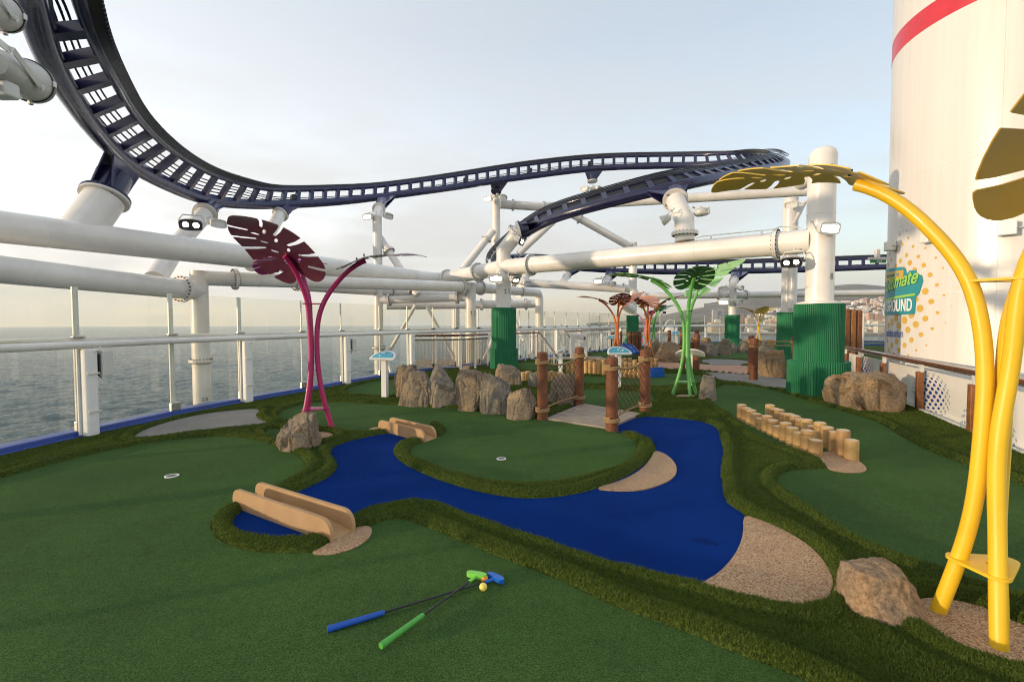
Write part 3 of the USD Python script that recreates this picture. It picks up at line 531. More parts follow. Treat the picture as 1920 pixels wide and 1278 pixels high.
# panel joints: the near ones where the photograph has them, farther ones evenly spaced
seg = np.linalg.norm(np.diff(BAR, axis=0), axis=1); cum = np.concatenate([[0], np.cumsum(seg)])
def bar_at_px(px):
    """the point of the screen line seen at picture column px"""
    s = np.linspace(0, cum[-1], 6000); p = np.stack([np.interp(s, cum, BAR[:, k]) for k in range(2)], 1)
    x = 960 + FPX * p[:, 0] / p[:, 1]; i = np.argmin(np.abs(x - px) + (p[:, 1] > 34) * 1e4); return s[i]
joints = [0.4, 2.4, bar_at_px(-160)] + [bar_at_px(x) for x in (143, 321, 450, 566, 640, 712, 764, 812, 855, 897, 940, 975, 992, 1021, 1040, 1062, 1084, 1105, 1124, 1142, 1160)]
joints += list(np.arange(joints[-1] + 1.75, cum[-1] - 0.5, 1.8)); joints = np.array(joints)
jp = np.stack([np.interp(joints, cum, BAR[:, k]) for k in range(2)], 1)
ws = thing('glass_wind_screen', 'clear glass wind screen with twin white rails along the deck edge', 'glass screen', (-5.5, 8, 0))
for i in range(len(jp) - 1):
    a, b_ = jp[i], jp[i + 1]; d = (b_ - a) / np.linalg.norm(b_ - a); L = np.linalg.norm(b_ - a)
    p, q_ = np.r_[a + d * 0.012, 1.03], np.r_[b_ - d * 0.012, 1.03]
    part('pane', bar(p, q_, 0.012, 1.92), M_glass, ws, smooth=False)
M_edge = P('pane_edge_seal', (0.70, 0.72, 0.66), 0.3)
outn = []
for i in range(len(jp)):
    d = jp[min(i + 1, len(jp) - 1)] - jp[max(i - 1, 0)]; d = d / np.linalg.norm(d); nin = np.array([d[1], -d[0]]); outn.append(nin); c = np.r_[jp[i], 0]; n3 = np.r_[nin, 0]; d3 = np.r_[d, 0]; ax = [d3, n3, np.array([0, 0, 1.0])]
    part('mullion', box(c + [0, 0, 1.03] - n3 * 0.012, (0.028 if c[1] > 9 else 0.075, 0.02, 1.92), ax=ax), M_edge, ws, smooth=False)
    if c[1] < 30:
        mc = M_steel if c[1] < 14 else M_bolt
        part('foot_clamp', rbox(c + n3 * 0.03 + [0, 0, 0.16], (0.16, 0.06, 0.14), 0.012, ax=ax), mc, ws)
        for zc_ in (1.215, 1.33): part('rail_clamp', rbox(c + n3 * 0.02 + [0, 0, zc_], (0.16, 0.05, 0.03), 0.008, ax=ax), mc, ws)
    if i % 2 == 1:
        part('support_post', [rbox(c + n3 * 0.17 + [0, 0, 0.6], (0.16, 0.11, 1.16), 0.03, ax=ax), box(c + n3 * 0.10 + [0, 0, 0.6], (0.20, 0.016, 1.16), ax=ax), tube([c + n3 * 0.19 + d3 * 0.0 + [0, 0, 1.12], c + n3 * 0.25 + d3 * 0.05 + [0, 0, 1.16], c + n3 * 0.20 + d3 * 0.12 + [0, 0, 1.17], c + n3 * 0.18 + d3 * 0.16 + [0, 0, 1.22]], 0.012, 8)] if c[1] < 20 else rbox(c + n3 * 0.12 + [0, 0, 0.6], (0.14, 0.12, 1.16), 0.02, ax=ax), M_whiteflat, ws)
        part('strap', [box(c + n3 * 0.232 + [0, 0, z], (0.17, 0.012, 0.02), ax=ax) for z in (0.35, 0.85)], M_white, ws)
sfine = np.linspace(0.3, cum[-1] - 0.3, 160); bl = np.stack([np.interp(sfine, cum, BAR[:, k]) for k in range(2)], 1); bl = chaikin(bl, 1, False)
tn = np.gradient(bl, axis=0); tn /= np.linalg.norm(tn, axis=1, keepdims=True); nb = np.stack([tn[:, 1], -tn[:, 0]], 1)
part('upper_rail', tube(np.c_[bl - nb * 0.03, np.full(len(bl), 1.29)], 0.042, 14), M_white, ws, smooth=60)
part('hand_rail', tube(np.c_[bl + nb * 0.16, np.full(len(bl), 1.23)], 0.048, 14), M_white, ws, smooth=60)
kprof = np.array([(-0.03, -0.16), (0.11, -0.16), (0.11, 0.02), (0.085, 0.05), (0.085, 0.09), (-0.03, 0.12)])
ks = np.c_[bl, np.zeros(len(bl))]
solo('blue_kerb', tube(ks, 1.0, prof=np.array([(-0.2, 0.14), (0.035, 0.14), (0.05, 0.12), (0.05, 0.07), (0.09, 0.06), (0.10, 0.04), (0.10, -0.16), (-0.2, -0.16)])), M_kerbblue, kind='structure', smooth=30)
# small grey junction boxes on the posts
def jbox(i, label, s=1.0):
    c = np.r_[jp[i], 0]; n3 = np.r_[outn[i], 0]; d3 = np.array([-n3[1], n3[0], 0]); ax = [d3, n3, np.array([0, 0, 1.0])]; o = c + n3 * 0.18 - d3 * -0.2
    t = thing('junction_box', label, 'electrical box', o + [0, 0, 0.95]); part('case', rbox(o + [0, 0, 0.97], (0.15 * s, 0.11, 0.34 * s), 0.012, ax=ax), M_lampbody, t)
    part('conduit', [tube(spline([o + [0, 0, 0.78] - d3 * 0.05, o - d3 * 0.1 + [0, 0, 0.84], o - d3 * 0.12 + [0, 0, 0.98], o - d3 * 0.06 + [0, 0, 1.05]], 12), 0.008, 8), rbox(o + [0, 0, 0.97] - d3 * 0.09, (0.02, 0.06, 0.26), 0.005, ax=ax)], M_bolt, t)
jbox(3, 'pale grey electrical box on the widest, nearest white rail post'); jbox(7, 'smaller pale electrical box on the rail post behind the magenta plant', 0.9)

# ================================================================ white steel frame: beams, columns, flanges
BM = {}
def flange_geo(c, ax, r, th=0.035):
    x, y, z = frame(ax)
    disc = lathe([(r * 0.9, -th), (r, -th), (r, -0.004), (r - 0.008, -0.004), (r - 0.008, 0.004), (r, 0.004), (r, th), (r * 0.55, th)], 32, c, z)
    disc2 = lathe([(0.001, -th), (r * 0.9, -th)], 32, c, z)
    bolts = []
    nb_ = 20
    for k in range(nb_):
        a = 2 * math.pi * (k + 0.5) / nb_; o = c + (math.cos(a) * x + math.sin(a) * y) * (r * 0.885)
        bolts.append(tube([o - z * (th + 0.018), o + z * (th + 0.018)], 0.018, 6))
    return [disc, disc2], bolts
def add_flange(t, c, ax, r):
    d, b_ = flange_geo(np.asarray(c, float), ax, r); f = part('flange', d, M_white, t); part('bolts', b_, M_bolt, f, kind='stuff')
def beam(name, pts, r, label, flanges=(), cat='steel beam', extra=()):
    pts = np.asarray(pts, float); t = thing(name, label, cat, pts[0])
    part('pipe', [tube(pts, r, 28)] + list(extra), M_white, t, smooth=40)
    seams = []
    for a_, b_ in zip(pts[:-1], pts[1:]):
        Ls = np.linalg.norm(b_ - a_); u_ = (b_ - a_) / Ls
        if Ls > 2.5 and r > 0.12: seams += [lathe([(r - 0.002, -0.012), (r + 0.0045, -0.005), (r + 0.0045, 0.005), (r - 0.002, 0.012)], 28, a_ + u_ * s_, u_) for s_ in np.arange(1.3, Ls - 0.4, 2.4)]
    if seams: part('weld_seams', seams, M_white, t, kind='stuff')
    P0 = pts; L = np.concatenate([[0], np.cumsum(np.linalg.norm(np.diff(P0, axis=0), axis=1))])
    for fr in flanges:
        s = fr * L[-1]; c = np.array([np.interp(s, L, P0[:, k]) for k in range(3)]); k = min(np.searchsorted(L, s, 'right'), len(L) - 1); ax = P0[k] - P0[k - 1]
        add_flange(t, c, ax, r + 0.085)
    return t
def elbow(a, b_, c, rad=0.5, n=7):
    """points that round the corner b"""
    a, b_, c = map(np.asarray, (a, b_, c)); p = b_ + (a - b_) / np.linalg.norm(a - b_) * rad; q_ = b_ + (c - b_) / np.linalg.norm(c - b_) * rad
    return [p * (1 - s) ** 2 + 2 * b_ * s * (1 - s) + q_ * s * s for s in np.linspace(0, 1, n)]
A0, A1 = D(-140, 408, 7.0), D(822, 525, 18.0); PA = np.array(A1); Pm = D(945, 501, 15.3)
beam('roof_beam', [A0] + elbow(A0, A1, Pm, 0.4), 0.26, 'long thick white pipe beam under the coaster, running out over the rail')
beam('roof_beam', [elbow(A0, A1, Pm, 0.4)[-1], Pm], 0.245, 'short white beam piece between two flanges left of column 13', (0.06, 0.6))
Rp = D(1520, 452, 9.85)
beam('roof_beam', [Pm, Rp], 0.25, 'long white beam from column 13 to the thick right column', (0.13, 0.925))
# small cable tray on that beam
bt = thing('cable_conduit', 'thin white conduit on top of the long beam at the right', 'conduit', D(1400, 440, 10.4))
part('pipe', tube([D(1305, 447, 11.2), D(1315, 443, 11.0), D(1450, 430, 10.1), D(1462, 425, 10.0), D(1505, 426, 9.7)], 0.012, 8), M_white, bt)
part('clip', [box(D(x, y, d), (0.03, 0.03, 0.06)) for x, y, d in ((1333, 446, 10.9), (1428, 437, 10.3))], M_white, bt)
B0, B1 = D(-160, 488, 6.4), D(372, 545, 11.0)
beam('side_beam', [B0, B1], 0.215, 'lower white pipe beam at the left edge, ending at column 18', (0.90,))
c18t = D(373, 521, 11.0)
t18 = beam('frame_column', [[c18t[0], 11.0, -8.0], [c18t[0], 11.0, c18t[2] - 0.17], [c18t[0], 11.0, c18t[2] + 0.16]], 0.185, 'white column numbered 18 standing outside the glass', (), 'column')
add_flange(t18, (c18t[0], 11.0, 0.64), (0, 0, 1), 0.25)
tm = meshkit.text_mesh('18', 0.11, 0.003); v = np.array(tm.vertices)
ctr = np.array([c18t[0], 11.0]); tod = -ctr / np.linalg.norm(ctr)
def stencil(t, txt, ctr, r, z, h, turn=0.0):
    tm = meshkit.text_mesh(txt, h, 0.002); v, f = geo_of(tm); w = v[:, 0].max()
    d = -np.asarray(ctr, float); a0 = math.atan2(d[1], d[0]) + turn; th = a0 + (v[:, 0] - w / 2) / r; rr = r + 0.001 + v[:, 2]
    part('number', (np.stack([ctr[0] + rr * np.cos(th), ctr[1] + rr * np.sin(th), z + v[:, 1]], 1), f), M_ink, t, smooth=False)
stencil(t18, '18', ctr, 0.185, D(383, 750, 11.0)[2], 0.085, 0.25)
C1 = D(881, 538, 17.0)
beam('side_beam', [c18t, C1], 0.172, 'white pipe beam running from column 18 to column 12 behind the big beam', (0.09, 0.265, 0.955))
def column(px, ytop, d, r, label, zb=-8.0, num=None, numy=None, flz=(), pxb=None):
    p = D(px, ytop, d); t = beam('frame_column', [[p[0], d, zb], p], r, label, (), 'column')
    for z in flz: add_flange(t, (p[0], d, z), (0, 0, 1), r + 0.08)
    if num: stencil(t, num, (p[0], d), r, D(px, numy, d)[2], 0.16, 0.5)
    return t, p
column(882, 533, 17.0, 0.19, 'white column numbered 12 behind the netted railing', num='12', numy=592)
C2 = D(1011, 549, 21.0)
beam('side_beam', [C1] + elbow(C1, C2, [C2[0], 21.0, -1.0], 0.3) + [[C2[0], 21.0, -8.0]], 0.18, 'white pipe bending down into column 11 right of column 13', (0.04, 0.21))
t17, p17 = column(707, 405, 17.2, 0.165, 'tall slim white column left of the netted railing, under the coaster', flz=(0.62,))
beam('side_beam', [D(707, 563, 17.2), D(882, 557, 17.0)], 0.14, 'short level white pipe between the slim column and column 12', (0.13, 0.86))
beam('side_beam', [D(560, 535, 15.0), D(707, 545, 17.2), D(862, 552, 23.5)], 0.17, 'white pipe passing behind the slim column towards the far side', (0.38, 0.50))
beam('side_beam', [D(725, 572, 20.5), D(985, 570, 22.0), D(1005, 569, 22.0)], 0.19, 'white pipe behind columns 12 and 13 low over the railing', (0.62, 0.93))
beam('brace', [D(712, 445, 17.4), D(783, 553, 16.6)], 0.13, 'slanting white brace right of the slim column', (0.25, 0.9), 'brace')
beam('brace', [D(780, 570, 16.5), D(712, 690, 17.6)], 0.062, 'thin white brace slanting down left over the sea', (), 'brace')
beam('brace', [D(798, 570, 16.6), D(868, 700, 17.8)], 0.062, 'thin white brace slanting down right behind the net', (), 'brace')
beam('brace', [D(713, 628, 17.4), D(735, 705, 16.8)], 0.05, 'short thin white brace behind the left sign', (), 'brace')
beam('brace', [D(958, 560, 23), D(900, 690, 22)], 0.09, 'thin white brace behind the green sleeve of column 13', (), 'brace')
beam('brace', [D(952, 565, 23), D(982, 640, 22)], 0.09, 'thin white brace right of the green sleeve of column 13', (), 'brace')
beam('frame_column', [D(854, 556, 23.5), [D(854, 556, 23.5)[0], 23.5, -8]], 0.2, 'slim white column left of column 12, farther out', (), 'column')
# column 13 with its sleeve
def sleeve(t, x, y, r1, z1, r2, z2, ribs, amp):
    an = np.linspace(0, 2 * np.pi, ribs * 4, endpoint=False); ph = (np.arange(ribs * 4) % 4)
    def ringz(r, z): rr = r + amp * np.where((ph == 1) | (ph == 2), 1.0, 0.0); return np.stack([x + rr * np.cos(an), y + rr * np.sin(an), np.full(len(an), z)], 1)
    def shell(zs, r):
        R = [ringz(r, z) for z in zs]; n = len(an); V_ = np.vstack(R + [[[x, y, zs[-1]]]]); F_ = []
        j = np.arange(n); j2 = (j + 1) % n
        for k in range(len(zs) - 1): F_ += [np.stack([k * n + j, k * n + j2, (k + 1) * n + j2], 1), np.stack([k * n + j, (k + 1) * n + j2, (k + 1) * n + j], 1)]
        e = (len(zs) - 1) * n; F_.append(np.stack([np.full(n, len(V_) - 1), e + j, e + j2], 1)); return V_, np.vstack(F_)
    part('padded_sleeve', shell([z1, z2], r2), M_sleeve, t, smooth=20); part('padded_base', shell([-0.03, z1 - 0.03, z1], r1), M_sleeve, t, smooth=20)
p13 = D(944, 470, 15.3)
t13 = beam('frame_column', [[p13[0], 15.3, -0.02], [p13[0], 15.3, D(944, 512, 15.3)[2]], p13, D(974, 432, 15.0)], 0.235, 'white column numbered 13 with a striped green foam sleeve', (), 'column')
add_flange(t13, D(970, 437, 15.05), D(974, 432, 15.0) - p13, 0.36)
sleeve(t13, p13[0], 15.3, 0.44, 0.68, 0.385, 1.98, 44, 0.014); stencil(t13, '13', (p13[0], 15.3), 0.235, D(946, 551, 15.3)[2], 0.14, 0.5)
# thick right column
pr = D(1536, 300, 9.75); rx = D(1536, 560, 9.75)[0]
tR = beam('frame_column', [[rx, 9.75, -0.02], [rx, 9.75, D(1536, 330, 9.75)[2]], [rx + 0.02, 9.75, D(1536, 296, 9.75)[2]]], 0.255, 'thickest white column with a tall ribbed green sleeve at the right', (), 'column')
zt = D(1536, 296, 9.75)[2]; part('domed_head', lathe([(0.255, zt - 0.02), (0.252, zt + 0.05), (0.225, zt + 0.13), (0.15, zt + 0.19), (0.001, zt + 0.215)], 32, (rx + 0.02, 9.75, 0)), M_white, tR, smooth=60); part('elbow_stub', tube([[rx + 0.0, 9.8, zt - 0.22], [rx - 0.12, 10.3, zt - 0.28]], 0.22, 24), M_white, tR)
part('foot_collar', lathe([(0.255, 1.86), (0.40, 1.865), (0.40, 1.90), (0.255, 1.93)], 32, (rx, 9.75, 0)), M_white, tR)
sleeve(tR, rx, 9.75, 0.545, 0.70, 0.435, 1.86, 76, 0.016); stencil(tR, '8', (rx, 9.75), 0.255, 2.35, 0.12, 0.9)
# other sleeved columns
def sleeved(px, ytop, d, r, label, r1, r2, ztop=1.88, ribs=40):
    p = D(px, ytop, d); t = beam('frame_column', [[p[0], d, -0.02], p], r, label, (), 'column'); sleeve(t, p[0], d, r1, 0.62, r2, ztop, ribs, 0.013); return t, p
ts, ps = sleeved(1483, 372, 18.6, 0.27, 'white column with green sleeve half behind the thickest column', 0.5, 0.40)
part('drain_pipe', [tube([D(1488, 480, 18.2), D(1484, 578, 18.2)], 0.12, 16), box(D(1484, 560, 18.15), (0.36, 0.06, 0.05))], M_white, ts)
part('gusset', tube([D(1487, 420, 18.4), D(1508, 378, 18.4)], 0.10, 12), M_white, ts)
sleeved(1374, 530, 25.0, 0.19, 'slim white column with green sleeve before the two city towers', 0.47, 0.35)
sleeved(1187, 455, 25.6, 0.22, 'slim white column with green sleeve behind the left orange plant', 0.40, 0.31)
column(930, 366, 26.0, 0.22, 'tall thin white column rising behind column 13 to the coaster', 0.0)
beam('cross_beam', [D(938, 383, 26.2), D(1022, 388, 26.6), D(1530, 357, 23.0)], 0.235, 'high white pipe beam behind the returning coaster track', (0.045, 0.155), 'steel beam')
beam('brace', [D(1062, 396, 26), D(1190, 467, 25.6)], 0.20, 'long white brace slanting down to the far slim column', (0.2, 0.93), 'brace')
beam('brace', [D(972, 476, 26), D(1040, 412, 26)], 0.18, 'white brace rising right behind the returning track', (), 'brace')
beam('brace', [D(925, 432, 25.5), D(868, 505, 25)], 0.19, 'white brace slanting down left from the tall thin column', (0.22,), 'brace')
beam('cross_beam', [D(960, 529, 25.8), D(1168, 541, 25.6)] + elbow(D(1168, 541, 25.6), D(1190, 542, 25.6), D(1190, 560, 25.6), 0.3) + [D(1190, 556, 25.6)], 0.215, 'level white pipe left of the far slim column', (0.87,), 'steel beam')
beam('cross_beam', [D(1188, 555, 25.7), D(1374, 553, 25.2)], 0.17, 'level white pipe between the two far sleeved columns', (0.11, 0.86), 'steel beam')
beam('cross_beam', [D(1374, 553, 25.2), D(1720, 548, 26)], 0.17, 'level white pipe from the far column to the funnel', (0.07,), 'steel beam')
beam('brace', [D(1166, 568, 25.0), D(1184, 580, 25.4)], 0.26, 'short fat white pipe stub above the far green sleeve', (), 'brace')
beam('frame_column', [D(1113, 350, 26.6), D(1110, 388, 26.6)], 0.2, 'short white coaster support stub with two lamps', (0.75,), 'column')

# ================================================================ coaster track
ST = [(40, -70, 138, -60, 4.6), (58, 0, 150, 0, 5.2), (88, 100, 183, 85, 6.0), (138, 190, 222, 160, 7.2), (190, 258, 262, 222, 8.6), (250, 312, 312, 272, 10.2), (320, 350, 360, 306, 12.0), (385, 374, 412, 331, 13.8), (450, 383, 470, 348, 15.6), (525, 384, 530, 356, 17.4), (626, 379, 628, 354, 19.6), (726, 368, 727, 347, 21.4), (855, 351, 855, 329, 24.0), (930, 339.5, 930, 317, 25.2), (1005, 329.5, 1005, 306.5, 26.2), (1106, 317.5, 1106, 296, 26.8), (1206, 312.5, 1206, 292, 26.6),
      (1300, 310, 1300, 290.5, 25.6), (1400, 303, 1385, 287, 23.4), (1455, 300, 1430, 286, 20.6), (1474, 306, 1450, 292, 18.4), (1445, 315, 1424, 300, 16.4), (1375, 328, 1345, 318, 14.4), (1290, 345, 1265, 327, 12.9), (1200, 365, 1190, 345, 12.8), (1106, 389, 1100, 371, 13.4), (1030, 413, 1025, 396, 14.4), (978, 442, 968, 430, 16), (938, 470, 928, 463, 18.4), (926, 489, 917, 482, 21), (945, 494, 942, 482, 24), (990, 494, 990, 480, 27), (1050, 500, 1050, 485, 29), (1120, 506, 1120, 491, 29.6), (1250, 510, 1250, 494, 29.4), (1450, 507.5, 1450, 490, 28), (1620, 502, 1620, 484.5, 26.5), (1760, 498, 1760, 480, 25)]
Lp, Up = [], []
for k, (lx, ly, ux, uy, d) in enumerate(ST):
    a = D(lx, ly, d); b_ = D(ux, uy, d); lat = np.linalg.norm(b_ - a); e = math.sqrt(max(0.0, 0.64 ** 2 - lat ** 2)) if 18 <= k <= 31 else (math.sqrt(max(0.0, 0.64 ** 2 - lat ** 2)) * 0.6)
    b_ = D(ux, uy, d + e); Lp.append(a); Up.append(b_)
Lp, Up = np.array(Lp), np.array(Up); kk = np.arange(len(ST)); fL, fU = CubicSpline(kk, Lp), CubicSpline(kk, Up)
tt = np.linspace(0, len(ST) - 1, 1400); cl = (fL(tt) + fU(tt)) / 2; arc = np.concatenate([[0], np.cumsum(np.linalg.norm(np.diff(cl, axis=0), axis=1))])
def at_arc(s): return np.interp(s, arc, tt)
tf = at_arc(np.linspace(0, arc[-1], 520)); LL, U_ = fL(tf), fU(tf); TG = np.gradient((LL + U_) / 2, axis=0); TG /= np.linalg.norm(TG, axis=1, keepdims=True)
WD = U_ - LL; WD /= np.linalg.norm(WD, axis=1, keepdims=True); NN = np.cross(TG, WD); NN /= np.linalg.norm(NN, axis=1, keepdims=True)
tr = thing('coaster_track', 'dark navy roller coaster track curving overhead with ladder cross ties', 'roller coaster track', cl[700])
part('spine_tube', tube(LL, 0.145, 20), M_navy, tr, smooth=60)
part('spine_flange', tube(LL + WD * 0.15, 1.0, prof=np.array([(-0.02, -0.05), (0.02, -0.05), (0.02, 0.05), (-0.02, 0.05)]), ref=WD[0]), M_navy, tr, smooth=30)
part('running_rail', tube(U_, 0.085, 16), M_navy, tr, smooth=60)
sec = np.array([(-0.5, -0.5), (0.5, -0.5), (0.5, 0.5), (-0.5, 0.5)])
def ribbon(c, w, h, wd, nd):
    V_ = np.stack([c + wd * (x * w) + nd * (y * h) for x, y in sec], 1).reshape(-1, 3); n = len(c); F_ = []
    i = np.arange(n - 1)[:, None] * 4; j = np.arange(4)[None]; F_ = np.stack([i + j, i + (j + 1) % 4, i + 4 + (j + 1) % 4, i + 4 + j], -1).reshape(-1, 4)
    return V_, F_
part('rail_guide', ribbon(U_ + WD * 0.10 , 0.10, 0.14, WD, NN), M_rack, tr, smooth=30)
nt = 2200; tq = at_arc(np.linspace(0, arc[-1], nt)); a_ = fL(tq); b_ = fU(tq); wq = b_ - a_; wq /= np.linalg.norm(wq, axis=1, keepdims=True); tg = np.gradient((a_ + b_) / 2, axis=0); tg /= np.linalg.norm(tg, axis=1, keepdims=True); nq = np.cross(tg, wq)
zig = np.where(np.arange(nt) % 2 == 0, 0.0, 0.035)[:, None]
Vr = np.stack([b_ + wq * 0.15 - nq * 0.05, b_ + wq * 0.15 + nq * 0.05, b_ + wq * (0.175 + zig) + nq * 0.05, b_ + wq * (0.175 + zig) - nq * 0.05], 1).reshape(-1, 3)
i = np.arange(nt - 1)[:, None] * 4; j = np.arange(4)[None]; Fr = np.stack([i + j, i + (j + 1) % 4, i + 4 + (j + 1) % 4, i + 4 + j], -1).reshape(-1, 4)
part('toothed_rack', (Vr, Fr), M_rack, tr, smooth=False)
NSIDE = np.interp(tf, [0, 17.5, 20.5, 40], [1, 1, 1, 1])[:, None] * (-1.0 if NN[40] @ (LL[40] - [0, 0, CAMH]) < 0 else 1.0)
for k, fr in enumerate((0.22, 0.36, 0.5, 0.62)):
    part('power_rail', ribbon(LL + (U_ - LL) * fr + NN * NSIDE * 0.28, 0.03, 0.02, WD, NN), M_rack, tr, smooth=False)
def seen(p): r = p - [0, 0, CAMH]; y = cp * r[1] - sp * r[2]; return np.array([PW / 2 + FPX * r[0] / y, PH / 2 - FPX * (sp * r[1] + cp * r[2]) / y])
ties, s = [], 0.4
while s < arc[-1] - 0.3:                      # ties stand closer together where the track is farther along the bend
    u = float(at_arc(s)); ties.append(u)
    if u < 12.0:
        gap = np.interp(u, [0, 1.5, 2.5, 3, 4, 5, 6, 8, 10, 12], [85, 67, 60, 52, 41, 35, 31, 28, 24, 21]); c0 = (fL(u) + fU(u)) / 2; c1 = (fL(u + 0.03) + fU(u + 0.03)) / 2; s += gap / np.linalg.norm(seen(c1) - seen(c0)) * np.linalg.norm(c1 - c0)
    else: s += 0.62
for u in ties:
    a, b_ = fL(u), fU(u); tv = fL(u + 0.02) - fL(u - 0.02); w = (b_ - a) / np.linalg.norm(b_ - a); nv = np.cross(tv, w)
    part('cross_tie', bar(a + w * 0.08, b_ - w * 0.02, 0.15, 0.13, nv), M_navy, tr, smooth=False)
iw = (tf > 18.6) & (tf < 29.5); part('inner_plate', ribbon(LL[iw] + (U_[iw] - LL[iw]) * 0.66, 0.30, 0.03, WD[iw], NN[iw]), M_rack, tr, smooth=False)
jb = []
for s in (14.5, 19, 23.6, 27.5, 31, 62, 66, 71):
    u = at_arc(s); a, b_ = fL(u), fU(u); m_ = a + (b_ - a) * 0.5; tv = fL(u + .02) - fL(u - .02); tv /= np.linalg.norm(tv); w = (b_ - a) / np.linalg.norm(b_ - a)
    jb.append(box(m_, (0.2, 0.22, 0.12), ax=[tv, w, np.cross(tv, w)]))
part('brake_box', jb, M_rack, tr, smooth=False, kind='stuff')
def saddle(px, u_px, fl, rf, stub_to, rs, label):
    """navy gusset from the track's spine down to a flange, then a white stub to the frame"""
    c = np.array(fl); i = np.argmin(np.linalg.norm(LL - np.asarray(u_px), axis=1)); a = LL[i]; tg_ = TG[i]; ax = a - c; ax /= np.linalg.norm(ax)
    t = thing('track_support', label, 'track support', c)
    L = np.linalg.norm(a - c); side = np.cross(tg_, ax); side /= np.linalg.norm(side)
    part('neck', tube([c, c + ax * L * 0.55], rf * 0.72, 20), M_navy, t)
    for sgn in (-1, 1):
        o = side * sgn * rf * 0.45
        v = np.array([c + ax * 0.05 + o - tg_ * rf * 0.7, c + ax * 0.05 + o + tg_ * rf * 0.7, a + o * 0.3 + tg_ * rf * 2.6, a + o * 0.3 - tg_ * rf * 1.5]); v = np.vstack([v - side * 0.012, v + side * 0.012])
        part('gusset', (v, np.array([[0, 1, 2, 3], [7, 6, 5, 4], [0, 4, 5, 1], [1, 5, 6, 2], [2, 6, 7, 3], [3, 7, 4, 0]])), M_navy, t, smooth=False)
    d1, b1 = flange_geo(c + ax * 0.05, ax, rf, 0.022); f = part('navy_flange', d1, M_navy, t); part('bolts', b1, M_bolt, f, kind='stuff')
    d2, b2 = flange_geo(c - ax * 0.0, ax, rf * 0.99, 0.02); part('white_flange', d2, M_white, t)
    if stub_to is not None: part('white_stub', tube([c - ax * 0.02] + [np.asarray(p) for p in stub_to], rs, 24), M_white, t)
    return t
saddle(0, D(232, 300, 9.7), D(196, 372, 9.15), 0.40, [D(150, 436, 8.7)], 0.33, 'biggest navy track support with fat white stub at the left')
saddle(0, D(405, 378, 14.3), D(384, 401, 13.4), 0.31, [D(335, 455, 12.3), D(290, 525, 10.6)], 0.215, 'navy track support with lit lamp, stub slanting to the lower beam')
saddle(0, D(545, 384, 17.8), D(525, 402, 17.2), 0.28, [D(470, 498, 14.2)], 0.2, 'navy track support just above the magenta leaf')
saddle(0, D(720, 370, 21.3), D(710, 392, 17.9), 0.24, [D(707, 412, 17.2)], 0.165, 'navy track support on the slim column with two lamps')
saddle(0, D(931, 341, 25.2), D(930, 360, 25.8), 0.28, None, 0.2, 'navy track support on top of the tall thin column')
saddle(0, D(1109, 318, 26.8), D(1111, 340, 26.7), 0.28, None, 0.2, 'navy track support on the short stub at the far bend')
fb = D(1266, 375, 12.1)
tb = saddle(0, D(1262, 352, 12.9), fb, 0.31, [D(1276, 397, 11.75), D(1283, 412, 11.55), D(1284, 452, 11.5)], 0.23, 'navy track support on a bent white pipe above the long beam')
add_flange(tb, D(1284, 438, 11.5), (0, 0, 1), 0.31)
saddle(0, D(1000, 428, 15.0), D(972, 434, 15.0), 0.33, None, 0.2, 'navy track support bolted to the bent head of column 13')
saddle(0, D(1075, 503, 29.3), D(1063, 516, 28.4), 0.26, [D(1055, 530, 26)], 0.2, 'leftmost of the three small track supports on the far pipe')
saddle(0, D(1148, 508, 29.6), D(1139, 523, 28.2), 0.26, [D(1136, 536, 25.8)], 0.2, 'small far track support with two lamps, above the orange plants')
saddle(0, D(1385, 509, 28.6), D(1376, 526, 26.2), 0.26, [D(1374, 534, 25.2)], 0.19, 'far track support on the slim sleeved column with lamps')
saddle(0, D(985, 497, 26.6), D(987, 515, 25.9), 0.26, [D(980, 535, 25.4)], 0.2, 'small track support half hidden behind the long beam')

